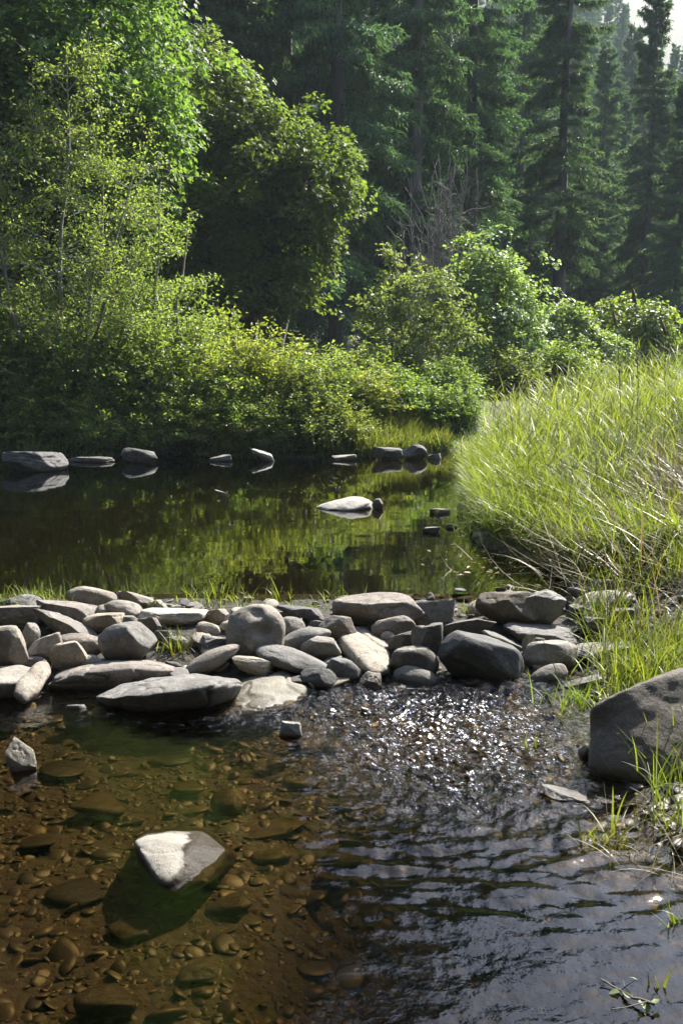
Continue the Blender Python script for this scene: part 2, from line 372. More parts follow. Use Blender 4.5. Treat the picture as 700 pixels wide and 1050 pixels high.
# ------------------------------------------------------------------ stones
def ico(sub):
    bm = bmesh.new(); bmesh.ops.create_icosphere(bm, subdivisions=sub, radius=1)
    V = np.array([v.co[:] for v in bm.verts]); Fc = np.array([[v.index for v in f.verts] for f in bm.faces]); bm.free(); return V, Fc
ICO = {s: ico(s) for s in (2, 3, 5)}
def rot(rx, ry, rz):
    cx, sx, cy, sy, cz, sz = math.cos(rx), math.sin(rx), math.cos(ry), math.sin(ry), math.cos(rz), math.sin(rz)
    X = np.array([[1, 0, 0], [0, cx, -sx], [0, sx, cx]]); Yr = np.array([[cy, 0, sy], [0, 1, 0], [-sy, 0, cy]]); Zr = np.array([[cz, -sz, 0], [sz, cz, 0], [0, 0, 1]])
    return Zr @ Yr @ X
def stone_shape(kind, seed, sub=5):
    V, Fc = ICO[sub]; V = V.copy(); r = np.random.default_rng(seed)
    nplanes, lo, hi, hard = {'round': (9, .66, .92, .85), 'slab': (8, .58, .85, .9), 'wedge': (7, .5, .8, .9), 'block': (9, .55, .78, .92), 'oval': (6, .74, .93, .7)}[kind]
    if kind in ('slab', 'block', 'wedge'):   # squarer section
        p = 3.0 if kind != 'block' else 3.6
        V = V / (np.sum(np.abs(V) ** p, 1) ** (1 / p))[:, None]
        q = np.linalg.qr(r.normal(size=(3, 3)))[0] if kind == 'block' else rot(r.normal() * .15, r.normal() * .1, r.uniform(0, 6))
        V = V @ q.T
    V *= (1 + .16 * vnoise(V, seed % 97, 2, .9))[:, None]
    planes = [(r.normal(size=3), r.uniform(lo, hi)) for k in range(nplanes)]
    if kind in ('slab', 'wedge', 'block', 'round'):
        planes += [(np.array([r.normal() * .14, r.normal() * .12 + .08, 1.0]), {'slab': .55, 'wedge': .55, 'block': .62, 'round': .78}[kind]), (np.array([r.normal() * .3, -1.0, r.normal() * .15]), r.uniform(.62, .8)), (np.array([r.normal() * .4, -.8, -.7]), r.uniform(.6, .75))]
    for k, (nrm, o_) in enumerate(planes):
        nrm = nrm / np.linalg.norm(nrm); d = V @ nrm - o_ - .03 * vnoise(V, seed % 89 + k, 2, 2.0)
        soft = np.where(d > 0, d, 0); V -= np.outer(soft * hard, nrm)
    nn = V / np.linalg.norm(V, axis=1)[:, None]
    V += nn * (.05 * vnoise(V, seed % 83 + 7, 3, 2.2) + .016 * vnoise(V, seed % 71, 3, 7.0))[:, None]
    if kind in ('slab', 'wedge', 'block'):   # bedding cracks and chipped edges
        cr = np.abs(vnoise(V * [1, 1, 2.4], seed % 61 + 2, 2, 1.7)); V -= nn * (.05 * np.exp(-(cr / .05) ** 2))[:, None]
    if kind == 'wedge': V[:, 2] *= np.interp(V[:, 0], [-1.1, 1.1], [.55, 1.15])
    return V, Fc
def ground_hit(px, py, y0=1.6, y1=26.0):
    d = ray(px, py); ts = np.linspace(y0, y1, 2600) / d[1]
    P = np.outer(ts, d) + [0, 0, CAMZ]
    return P, g(P[:, 0], P[:, 1])
def stone(box, kind, mat, tilt, label, dy=.8, cat='stone', lean=0.0, yaw=0.0, level=None, seed=None, name='stone', group=None, sub=5, sink=0.0, depth=None, dents=()):
    """box: the outline in photo pixels; the stone is rested on the ground (or water level) seen below its lower edge"""
    x0, y0, x1, y1 = box; cx = (x0 + x1) / 2
    if depth is not None: base = at(cx, y1, depth)
    elif level is not None: base = on_z(cx, y1, level)
    else:
        P, gz = ground_hit(cx, y1); i = np.argmax(P[:, 2] <= gz); base = P[i]
    seed = seed if seed is not None else int(abs(x0 * 7 + y0 * 13 + x1 * 3)) % 9973
    V, Fc = stone_shape(kind, seed, sub)
    dist = base[1]; w = (x1 - x0) / F * dist / 2; h = (y1 - y0) / F * dist / 2
    e = R(tilt)
    # un-tilted half sizes that give about this box once tilted
    c, s = abs(math.cos(e)), abs(math.sin(e))
    if s > .05 and c > .72 and w > 0:
        det = c * c - s * s; a_ = max((w * c - h * s) / det, .5 * w); b_ = max((h * c - w * s) / det, .45 * h)
    else: a_, b_ = w, h
    V = V * [a_, max(a_, b_) * dy * .8 if a_ > b_ else a_ * dy, b_]
    V = V @ rot(lean, -e, yaw).T
    C = base + np.array([0, (V[:, 1].max()) * .75, h])
    for it in range(5):    # settle size so that the outline has the right width and height
        W = V + C; u, v = project(W)
        sx_ = (x1 - x0) / (u.max() - u.min()); sz_ = (y1 - y0) / (v.max() - v.min())
        V = V * [sx_, 1, sz_ if it else min(max(sz_, .5), 1.8)]
        W = V + C; u, v = project(W); k = C[1] / F
        C = C + np.array([((x0 + x1) / 2 - (u.max() + u.min()) / 2) * k, 0, -((y0 + y1) / 2 - (v.max() + v.min()) / 2) * k])
    for (dx, dy_, dr, dd) in dents:
        u, v = project(V + C); k = C[1] / F; hit = np.exp(-(((u - dx) / dr) ** 2 + ((v - dy_) / (dr * .7)) ** 2) ** 1.5) * (V[:, 1] < .15 * V[:, 1].max())
        V = V + np.array([0, 1, -.35]) * (hit * dd * k)[:, None]
    zb = V[:, 2].min()
    o = mesh_obj(name, V - [0, 0, zb], Fc, M[mat], loc=C + [0, 0, zb - sink])
    tag(o, label, cat, group); return o

STONES = [
 # back row, left to right
 ((2, 609, 42, 627), 'round', 'grey', 0, 'low rounded grey stone behind the broad pale slab at the left end of the dam'),
 ((-14, 620, 42, 646), 'slab', 'tan', 0, 'broad pale stone with flat sunlit top at the left end of the dam'),
 ((40, 615, 104, 640), 'slab', 'mauve', -6, 'long dark wedge stone with a curved top in front of the speckled grey stone'),
 ((70, 601, 121, 626), 'round', 'grey', -8, 'speckled grey rounded stone highest at the back left of the dam beside grass'),
 ((121, 606, 156, 624), 'slab', 'tan', -12, 'pale angular stone with a shaded lower face behind the smooth tan egg-shaped stone'),
 ((151, 615, 172, 626), 'slab', 'pale', 0, 'small flat whitish stone behind the left end of the long pale slab'),
 ((106, 615, 147, 636), 'oval', 'tan', -5, 'smooth tan egg-shaped stone at the left tip of the long pale slab'),
 ((142, 623, 213, 642), 'slab', 'pale', -3, 'long thin pale slab lying flat behind the dam grass tuft'),
 ((211, 624, 234, 640), 'block', 'tan', 0, 'small squarish tan stone behind the round stone with hollows'),
 ((226, 636, 246, 648), 'oval', 'tan', 0, 'small oval tan stone touching the left side of the hollowed round boulder'),
 ((202, 637, 225, 652), 'oval', 'pale', -10, 'small pale oval stone just right of the dam grass tuft'),
 ((286, 620, 330, 638), 'slab', 'dark', -6, 'dark flat stone partly covered by grass behind the hollowed round boulder'),
 ((344, 607, 432, 646), 'slab', 'mauve', 3, 'large brown cracked slab topping the middle of the dam'),
 ((418, 613, 465, 646), 'block', 'tan', 6, 'pale tan blocky stone with sunlit top right of the large brown slab'),
 ((490, 606, 557, 643), 'block', 'boulder', 0, 'large brown block with straw roots hanging over its face'),
 ((535, 604, 578, 642), 'block', 'tan', 8, 'pale tan block leaning against the large brown block'),
 ((580, 602, 603, 617), 'slab', 'dark', -10, 'small dark slab behind the long whitish stone on the right'),
 ((576, 610, 589, 622), 'round', 'pale', 0, 'small white round stone right of the leaning tan block'),
 ((601, 594, 631, 610), 'round', 'dark', 0, 'small dark grey stone at the foot of the tall grass bank'),
 ((590, 605, 649, 625), 'oval', 'pale', 3, 'long smooth whitish stone at the right end of the dam'),
 ((584, 619, 626, 636), 'slab', 'grey', -14, 'grey slab sloping down in front of the long whitish stone'),
 ((597, 632, 626, 651), 'block', 'dark', 0, 'dark angular stone half hidden by grass blades at the right of the dam'),
 ((626, 623, 650, 638), 'slab', 'tan', 0, 'small tan stone on dry straw at the far right of the dam'),
 # middle row
 ((37, 624, 101, 656), 'slab', 'mauve', -20, 'long brown slab sloping down to the right among the left stones'),
 ((85, 628, 127, 649), 'slab', 'tan', 5, 'flat tan stone with bright top above the dark grey cube-like stone'),
 ((124, 631, 143, 643), 'round', 'grey', 0, 'small grey stone tucked under the smooth tan egg-shaped stone'),
 ((103, 637, 159, 677), 'round', 'grey', -5, 'big rough grey block with flat shaded face in the left half of the dam'),
 ((141, 633, 165, 650), 'block', 'mauve', 0, 'small brown stone right of the big rough grey block'),
 ((157, 646, 175, 661), 'round', 'dark', 0, 'small dark round stone at the left edge of the dam grass tuft'),
 ((167, 652, 191, 666), 'round', 'grey', 0, 'small grey pebble lying in the straw of the dam grass tuft'),
 ((205, 651, 239, 672), 'block', 'mauve', 0, 'rough mauve stone on soil left of the hollowed round boulder'),
 ((-18, 641, 28, 686), 'round', 'grey', 0, 'big round grey boulder cut off by the left edge of the photo'),
 ((23, 638, 41, 663), 'oval', 'tan', 0, 'small tan upright stone right of the big round grey boulder'),
 ((27, 648, 64, 679), 'wedge', 'tan', 12, 'tent shaped tan stone with one bright and one dark face'),
 ((59, 649, 106, 670), 'oval', 'mauve', -5, 'flattened brown oval stone lying on the potato shaped stone'),
 ((51, 657, 91, 691), 'round', 'tan', 15, 'potato shaped tan stone standing behind the long low dark stone'),
 ((79, 671, 104, 687), 'oval', 'tan', 0, 'small tan oval stone wedged right of the potato shaped stone'),
 ((19, 672, 47, 687), 'slab', 'dark', 0, 'small blue-black flat stone right under the tent shaped stone'),
 ((234, 619, 290, 675), 'oval', 'grey', 0, 'round grey boulder with two shallow hollows in its face'),
 ((234, 656, 249, 676), 'oval', 'grey', -55, 'small upright oval stone at the lower left of the hollowed boulder'),
 ((282, 632, 312, 653), 'oval', 'grey', 3, 'grey oval stone touching the right side of the hollowed boulder'),
 ((289, 643, 337, 667), 'oval', 'grey', 12, 'grey oval stone rising to the right above the long flat oval stone'),
 ((310, 652, 348, 677), 'round', 'tan', 0, 'round mottled tan stone left of the big pale slab'),
 ((317, 636, 331, 646), 'round', 'dark', 0, 'tiny dark stone behind the rising grey oval stone'),
 ((328, 631, 364, 655), 'round', 'mauve', 0, 'brown rounded stone between the large brown slab and the big pale slab'),
 ((382, 631, 424, 656), 'round', 'mauve', 10, 'brown rounded stone in front of the large brown cracked slab'),
 ((390, 647, 405, 660), 'oval', 'pale', 0, 'tiny pale egg pebble at the upper right of the big pale slab'),
 ((399, 644, 436, 674), 'wedge', 'dark', 10, 'dark wedge stone with sharp lit top edge right of the tiny egg pebble'),
 ((421, 638, 454, 692), 'block', 'dark', 0, 'dark pyramid stone beside the largest dark boulder'),
 ((456, 634, 506, 654), 'slab', 'dark', 6, 'flat dark stone lying behind the largest dark boulder'),
 ((519, 638, 589, 663), 'slab', 'grey', -5, 'long grey slab under the large brown block'),
 ((495, 646, 537, 668), 'wedge', 'moss', -18, 'mossy olive stone resting on the shoulder of the largest dark boulder'),
 ((535, 650, 547, 671), 'block', 'moss', 0, 'narrow upright mossy stone right of the olive mossy stone'),
 ((545, 652, 559, 664), 'round', 'dark', 0, 'tiny dark stone above the smooth bright-topped stone on the right'),
 ((589, 657, 647, 676), 'slab', 'tan', 3, 'flat tan slab half buried in grass on the right'),
 # front row
 ((188, 660, 246, 694), 'oval', 'tan', 22, 'tan oblong stone sloping up to the right beside the hollowed boulder'),
 ((238, 672, 280, 696), 'wedge', 'pale', -8, 'angular grey-white stone behind the big cracked pale slab'),
 ((265, 660, 335, 689), 'oval', 'grey', -12, 'long smooth flat oval stone below the hollowed boulder'),
 ((308, 685, 346, 713), 'round', 'dark', 0, 'dark stone in shadow under the long smooth oval stone'),
 ((334, 674, 371, 703), 'oval', 'grey', -18, 'smooth grey oval stone left below the big pale slab'),
 ((366, 688, 391, 716), 'block', 'dark', 0, 'dark stone in shadow under the big leaning pale slab'),
 ((398, 662, 450, 702), 'round', 'dark', 0, 'dark stone standing for the shadow hole behind the oval stone at the water edge'),  # dark stone takes the place of a shadow hole
 ((403, 682, 448, 710), 'oval', 'grey', -8, 'smooth speckled oval stone at the water edge by the riffle'),
 ((412, 705, 438, 726), 'wedge', 'mauve', -10, 'small wet brown stone lowest at the head of the riffle'),
 ((448, 646, 537, 710), 'round', 'dark', -10, 'largest dark grey boulder at the head of the riffle'),
 ((468, 694, 503, 716), 'slab', 'grey', -6, 'flat wet grey stone at the foot of the largest dark boulder'),
 ((538, 656, 590, 688), 'round', 'tan', 0, 'smooth stone with bright flat top right of the largest dark boulder'),
 ((539, 680, 582, 715), 'oval', 'grey', 25, 'grey oblong stone rising to the right at the right end of the riffle'),
 ((576, 690, 624, 710), 'slab', 'tan', 12, 'thin tan slab poking out of grass above the leaning right boulder'),
 ((316, 700, 327, 714), 'oval', 'pale', 40, 'tiny pale pebble at the right corner of the yellowish cracked slab'),
 ((65, 722, 94, 757), 'round', 'dark', 0, 'dark wet stone in the water under the overhanging slab'),
 ((-12, 718, 14, 738), 'round', 'dark', 0, 'dark wet stone at the water edge in the lower left corner of the dam'),
]
def hull_stone(name, pts, mat, label, cat='stone', cuts=5, smooth=5, rough=.012, seed=1, byz=False, crack=.9, at_k=(2, 3)):
    """a broken slab: convex body through corner points given as (photo x, photo y, distance)"""
    W = np.array([(on_z if byz else at)(*p) for p in pts]); c = W.mean(0); c[2] = W[:, 2].min()
    bm = bmesh.new()
    for p in W - c: bm.verts.new(p)
    res = bmesh.ops.convex_hull(bm, input=bm.verts[:])
    junk = [v for v in bm.verts if not v.link_faces]; bmesh.ops.delete(bm, geom=junk, context='VERTS')
    bmesh.ops.triangulate(bm, faces=bm.faces[:])
    for k in range(cuts):
        long = [e for e in bm.edges if e.calc_length() > .012]
        if not long or len(bm.verts) > 14000: break
        bmesh.ops.subdivide_edges(bm, edges=long, cuts=1, use_grid_fill=True); bmesh.ops.triangulate(bm, faces=bm.faces[:])
        if k in at_k:
            for q in range(smooth): bmesh.ops.smooth_vert(bm, verts=bm.verts[:], factor=.5, use_axis_x=True, use_axis_y=True, use_axis_z=True)
    bm.normal_update(); bmesh.ops.recalc_face_normals(bm, faces=bm.faces[:])
    V = np.array([v.co[:] for v in bm.verts]); N = np.array([v.normal[:] for v in bm.verts]); bm.verts.index_update()
    Fa = np.array([[v.index for v in f.verts] for f in bm.faces]); bm.free()
    cr = np.abs(vnoise(V * [1, 1, 2.5], seed + 3, 2, 5.0))
    V = V + N * (rough * vnoise(V, seed, 3, 6.0) + rough * .35 * vnoise(V, seed + 1, 3, 24.0) - rough * crack * np.exp(-(cr / .04) ** 2))[:, None]
    o = mesh_obj(name, V, Fa, M[mat], loc=c); tag(o, label, cat); return o
hull_stone('stone', [(91, 713, 4.5), (118, 701, 4.66), (150, 692, 4.8), (200, 689, 4.85), (245, 694, 4.8), (112, 716, 4.38), (150, 713, 4.3), (190, 706, 4.28), (226, 699, 4.32), (252, 700, 4.55), (112, 728, 4.46), (160, 741, 4.44), (215, 738, 4.5), (245, 718, 4.7), (130, 728, 4.9)], 'grey', 'big flat overhanging slab with lit ridge jutting over the water', seed=5)
hull_stone('stone', [(46, 706, 4.72), (62, 686, 4.95), (100, 675, 5.1), (140, 672, 5.12), (186, 683, 5.0), (194, 691, 4.9), (52, 697, 4.68), (84, 688, 4.66), (130, 681, 4.7), (172, 685, 4.76), (52, 716, 4.74), (100, 718, 4.72), (160, 710, 4.78), (192, 700, 4.92), (70, 700, 5.2), (170, 695, 5.25)], 'mauve', 'very long low dark stone spanning the left half of the dam', seed=6)
hull_stone('stone', [(38, 677, 4.72), (51, 675, 4.75), (56, 688, 4.7), (38, 718, 4.5), (25, 725, 4.44), (12, 716, 4.46), (15, 700, 4.55), (29, 683, 4.65), (48, 690, 4.95), (22, 715, 4.85), (40, 705, 4.9)], 'tan', 'elongated tan stone leaning steeply to the right', seed=7, rough=.007, crack=.2, smooth=8)
hull_stone('stone', [(-16, 682, 4.92), (20, 678, 4.97), (38, 683, 4.85), (24, 698, 4.55), (-16, 699, 4.5), (22, 718, 4.58), (-16, 722, 4.54), (36, 702, 4.82), (-16, 700, 5.0)], 'tan', 'stone with bright flat top and dark front at the lower left of the dam', seed=8, rough=.007)
hull_stone('stone', [(292, 680, 4.95), (262, 685, 4.95), (242, 700, 4.85), (320, 703, 4.75), (312, 716, 4.6), (265, 727, 4.38), (203, 741, 4.36), (222, 722, 4.55), (300, 728, 4.5), (262, 745, 4.42), (310, 725, 5.0), (230, 735, 4.9), (205, 745, 4.5)], 'moss', 'big pale yellowish cracked slab leaning up to the right at the water edge', seed=9)
hull_stone('stone', [(343, 645, 5.25), (352, 641, 5.4), (376, 641, 5.4), (402, 660, 5.15), (399, 688, 4.8), (386, 693, 4.75), (372, 688, 4.85), (350, 664, 5.1), (360, 692, 5.2), (398, 694, 5.1)], 'tan', 'big pale slab leaning down to the right in the middle of the dam', seed=14)
for box, kind, mat, tilt, label in STONES:
    kw = {}
    if box[3] < 690: a_ = .05 * (box[2] - box[0]); box = (box[0] - a_, box[1], box[2] + a_, box[3] + .12 * (box[3] - box[1]))
    if box[2] - box[0] > 100: kw['dy'] = .5
    if 'two shallow hollows' in label: kw['dents'] = [(263, 630, 8, 3), (268, 647, 9, 4.5)]
    stone(box, kind, mat, tilt, label, **kw)
# stones standing alone in the lower pool
stone((5, 755, 38, 806), 'wedge', 'grey', 60, 'pale pointed stone standing in the shallow water by the left edge', level=-.06, cat='stone')
hull_stone('half_sunken_stone', [(136, 863, .03), (150, 857, .034), (172, 853, .028), (208, 853, .01), (240, 872, -.012), (198, 867, .05), (180, 897, .03), (164, 908, .005), (182, 921, -.035), (217, 905, -.03), (138, 885, -.17), (180, 925, -.17), (250, 880, -.17), (205, 845, -.17), (150, 850, -.17)], 'halfwet', 'half sunken olive stone with a dry whitish patch in the foreground water', seed=21, rough=.007, byz=True, crack=.5, smooth=2)
stone((286, 739, 310, 762), 'block', 'pale', 0, 'small white wet stone sparkling in the water below the cracked slab', level=-.02)
stone((550, 804, 612, 829), 'slab', 'dark', -12, 'flat wet stone in the water left of the leaning bank boulder', level=-.02)
stone((592, 764, 604, 781), 'oval', 'tan', 0, 'tiny tan stone against the left end of the leaning bank boulder', level=0)
hull_stone('boulder', [(578, 812, 3.57), (574, 740, 3.63), (590, 722, 3.75), (628, 712, 3.7), (690, 694, 3.76), (820, 630, 3.9), (660, 812, 3.48), (720, 806, 3.46), (830, 830, 3.5), (612, 726, 4.0), (680, 700, 4.2), (820, 650, 4.4), (820, 800, 4.4), (630, 795, 4.15), (610, 812, 3.7)], 'boulder', 'large smooth brown boulder leaning on the right bank above the water', cat='boulder', seed=33, smooth=7, rough=.012, crack=.2, at_k=(1, 2, 3))
# upper pool
U = UPZ - .03
hull_stone('rock', [(317, 521, .22), (345, 512, .3), (368, 507, .36), (381, 513, .31), (384, 522, .22), (352, 527, .2), (330, 525, .21), (322, 519, 0.0), (386, 520, 0.0), (350, 530, 0.0), (362, 512, 0.0)], 'pale', 'whitish rock breaking the surface in the middle of the upper pool', cat='rock', seed=41, byz=True, rough=.01, crack=.3)
stone((381, 511, 393, 525), 'round', 'dark', 0, 'small dark rock touching the right end of the whitish pool rock', level=U, name='rock', cat='rock')
stone((220, 502, 233, 511), 'wedge', 'grey', -20, 'tiny pale-edged rock alone in the left part of the pool', level=U, name='rock', cat='rock')
stone((2, 463, 71, 486), 'slab', 'dark', 0, 'large flat-topped grey rock in the pool at the left edge of the photo', level=U, name='rock', cat='rock', seed=31)
stone((70, 468, 118, 476), 'slab', 'dark', 0, 'low flat rock between the flat-topped rock and the domed rock on the far shore', level=U, name='rock', cat='rock')
stone((124, 459, 162, 477), 'round', 'dark', -8, 'domed grey rock at the far shore below the left shrubs', level=U, name='rock', cat='rock')
stone((214, 466, 238, 475), 'wedge', 'grey', 0, 'small pale rock at the far shore between the domed and pointed rocks', level=U, name='rock', cat='rock')
stone((257, 460, 282, 475), 'wedge', 'pale', -15, 'pointed bright rock at the far shore in front of a dark hollow', level=U, name='rock', cat='rock')
stone((340, 466, 366, 474), 'slab', 'grey', 0, 'low grey rock at the far shore left of the dark twin rocks', level=U, name='rock', cat='rock')
stone((381, 458, 413, 474), 'wedge', 'dark', -6, 'left one of the dark twin rocks below the bright grass patch', level=U, name='rock', cat='rock')
stone((412, 456, 438, 473), 'round', 'dark', 0, 'round right one of the dark twin rocks below the bright grass patch', level=U, name='rock', cat='rock')
stone((438, 465, 452, 473), 'wedge', 'grey', 0, 'small rock at the far right end of the visible far shore', level=U, name='rock', cat='rock')
stone((440, 521, 462, 530), 'slab', 'dark', 0, 'flat dark rock at the pool edge below the drooping bank grass', level=U, name='rock', cat='rock')
stone((468, 514, 490, 529), 'round', 'dark', 0, 'rounded dark rock under the drooping bank grass at the pool edge', level=U, name='rock', cat='rock')
stone((433, 540, 452, 550), 'wedge', 'grey', 0, 'small pointed rock in the shallow pool edge beside floating leaves', level=U, name='rock', cat='rock')
stone((456, 537, 468, 545), 'round', 'dark', 0, 'tiny dark rock between the pointed rock and the bank grass', level=U, name='rock', cat='rock')
stone((483, 545, 505, 558), 'oval', 'grey', 0, 'smooth grey rock at the foot of the bank grass nearest the dam', level=U, name='rock', cat='rock')
# bigger stones lying on the bed of the lower pool
SUNK = [((70, 812, 130, 838), 'olive flat stone under water left of the half sunken stone'), ((215, 808, 256, 838), 'yellowish round stone under water upstream of the half sunken stone'),
 ((240, 838, 315, 864), 'broad olive slab under water right of the half sunken stone'), ((150, 770, 200, 786), 'brown flat stone under water below the overhanging slab'),
 ((300, 752, 352, 776), 'olive stone under water right of the small white wet stone'), ((45, 900, 110, 930), 'dull brown slab under water in the left foreground'),
 ((210, 915, 260, 945), 'olive stone under water just below the half sunken stone'), ((330, 870, 372, 898), 'reddish stone under water in the middle of the pool'),
 ((75, 1008, 140, 1046), 'large brown stone under water at the bottom left corner'), ((255, 868, 300, 888), 'brown rounded stone under water close to the half sunken stone'),
 ((20, 855, 60, 872), 'small olive stone under water near the left edge'), ((110, 940, 165, 966), 'flat brown stone under water in the lower left'),
 ((290, 795, 330, 812), 'ochre stone under water at the edge of the glitter'), ((500, 868, 560, 894), 'tan slab seen through ripples right of centre'),
 ((180, 985, 225, 1008), 'pale brown stone under water near the bottom edge'), ((395, 900, 440, 925), 'dark red stone under the ripples in the foreground'),
 ((40, 780, 90, 797), 'flat ochre stone under water right of the pale pointed stone'), ((175, 800, 210, 815), 'small tan stone under water between the slab and the half sunken stone')]
for i, (box, label) in enumerate(SUNK):
    stone(box, ('slab', 'oval', 'slab')[i % 3], 'sunk', (-6, 4, 10, 0)[i % 4], label, level=-.12, name='submerged_stone', dy=1.2, sub=3, sink=.0)

r = np.random.default_rng(640); proto_ = []
for k in range(8):
    V, Fc = stone_shape(('slab', 'oval', 'wedge', 'slab')[k % 4], 700 + k, 3); proto_.append((V * [1, .75, .42 + .1 * (k % 3)], Fc))
for k in range(90):
    x = r.uniform(-2.3, 1.45); yv = float(dam_foot(x)) + r.uniform(.12, 1.4); sz = r.uniform(.035, .085); V, Fc = proto_[k % 8]
    o = mesh_obj('stone', V, Fc, M[('grey', 'tan', 'dark', 'mauve', 'grey')[k % 5]], loc=(x, yv, g1(x, yv) + sz * .3)) if k < 40 else proto_o[k % 40].copy()
    if k == 0: proto_o = []
    if k < 40: proto_o.append(o)
    else: COL.objects.link(o); o.location = (x, yv, g1(x, yv) + sz * .3)
    o.scale = (sz, sz, sz); o.rotation_euler = (r.normal() * .25, r.normal() * .3, r.uniform(0, 6.28))
    tag(o, 'small flat stone wedged into a gap between the larger dam stones', 'stone', 'small stones wedged in the dam')

# gravel: uncountable pebbles on the bed and packed between the stones of the dam
def pebble_mass(name, P, S, mat, seed, sub=2):
    r = np.random.default_rng(seed); Vb, Fb = ICO[sub]; n = len(P)
    shp = [Vb * (1 + .3 * vnoise(Vb, 100 + k, 2, 1.2))[:, None] for k in range(12)]
    Vs = np.empty((n, len(Vb), 3))
    for i in range(n):
        v = shp[r.integers(12)] * [1, r.uniform(.6, 1), r.uniform(.12, .36)]
        Vs[i] = (v * S[i]) @ rot(r.normal() * .3, r.normal() * .3, r.uniform(0, 6.28)).T + P[i]
    Fa = (Fb[None] + (np.arange(n) * len(Vb))[:, None, None]).reshape(-1, 3)
    t = np.repeat(r.random(n), len(Vb))
    return mesh_obj(name, Vs.reshape(-1, 3), Fa, mat, tint=t)
def gravel_material(name, stops, rough, bumpd=.006):
    m, nt, out = mat_new(name); b = NT(nt)
    a = b.n('Attribute', attribute_name='tint'); geo = b.n('NewGeometry')
    c = b.ramp(a.outputs['Fac'], stops)
    n2 = b.n('TexNoise', Scale=45.0, Detail=6.0, Roughness=.7); b.l(geo.outputs['Position'], n2.inputs['Vector'])
    c = b.mix(.8, c, b.ramp(n2.outputs['Fac'], [(.3, (.4, .4, .4)), (.7, (1.3, 1.25, 1.1))]), 'MULTIPLY')
    p = b.n('BsdfPrincipled', Roughness=rough); b.l(c, p.inputs['Base Color'])
    bu = b.n('Bump', Strength=.5, Distance=bumpd); b.l(n2.outputs['Fac'], bu.inputs['Height']); b.l(bu.outputs[0], p.inputs['Normal'])
    b.l(p.outputs[0], out.inputs['Surface']); return m
M['bedgravel'] = gravel_material('bed_pebbles', [(0, (.016, .011, .006)), (.35, (.027, .0205, .01)), (.6, (.04, .031, .014)), (.75, (.031, .02, .011)), (.95, (.075, .058, .03)), (1, (.14, .115, .075))], .5)
M['damgravel'] = gravel_material('dam_pebbles', [(0, (.06, .055, .05)), (.5, (.13, .12, .1)), (1, (.3, .28, .24))], .85)
r = np.random.default_rng(11)
n = 11500
px_ = np.where(r.random(n) < .72, r.uniform(-1.75, .5, n), r.uniform(.3, 1.35, n)); py_ = r.uniform(1.7, 4.75, n); S = np.clip(r.lognormal(-4.5, .62, n), .005, .06)
o = pebble_mass('gravel', np.stack([px_, py_, g(px_, py_) + S * .0], 1), S, M['bedgravel'], 12); o['kind'] = 'stuff'
o['label'] = 'brown and ochre pebbles covering the bed of the lower pool'
n = 700
px_ = r.uniform(-2.1, 2.0, n); t_ = r.uniform(.1, 1.75, n); py_ = dam_foot(px_) + t_; S = np.clip(r.lognormal(-3.9, .45, n), .008, .05)
o = pebble_mass('gravel', np.stack([px_, py_, g(px_, py_) + S * .3], 1), S, M['damgravel'], 13); o['kind'] = 'stuff'
o['label'] = 'grey pebbles and rubble filling the gaps of the stone dam'

# ------------------------------------------------------------------ leaves
TEMPL = {
 'rhomb': (np.array([[0, 0, 0], [.42, .5, .1], [1, 0, -.06], [.42, -.5, .1]]), np.array([[0, 2, 1], [0, 3, 2]])),
 'lance': (np.array([[0, 0, 0], [.3, .5, .06], [.68, .38, .02], [1, 0, -.14], [.68, -.38, .02], [.3, -.5, .06]]), np.array([[0, 3, 2], [0, 2, 1], [0, 4, 3], [0, 5, 4]])),
 'maple': (np.array([[0, 0, 0], [.05, .32, .03], [.3, .3, .02], [.42, .55, -.05], [.6, .24, .02], [1, 0, -.1], [.6, -.24, .02], [.42, -.55, -.05], [.3, -.3, .02], [.05, -.32, .03]]),
           np.array([[0, 2, 1], [0, 4, 3], [0, 3, 2], [0, 5, 4], [0, 6, 5], [0, 7, 6], [0, 8, 7], [0, 9, 8]])),
}
def norm(v): return v / (np.linalg.norm(v, axis=1)[:, None] + 1e-9)
def leaves(P, D, N, L, W, shape, tint):
    T, Fc = TEMPL[shape]; n = len(P); D = norm(D); S = norm(np.cross(N, D)); N = np.cross(D, S)
    V = P[:, None] + D[:, None] * (T[None, :, 0:1] * L[:, None, None]) + S[:, None] * (T[None, :, 1:2] * W[:, None, None]) + N[:, None] * (T[None, :, 2:3] * L[:, None, None])
    Fa = (Fc[None] + (np.arange(n) * len(T))[:, None, None]).reshape(-1, 3)
    return V.reshape(-1, 3), Fa, np.repeat(tint, len(T))
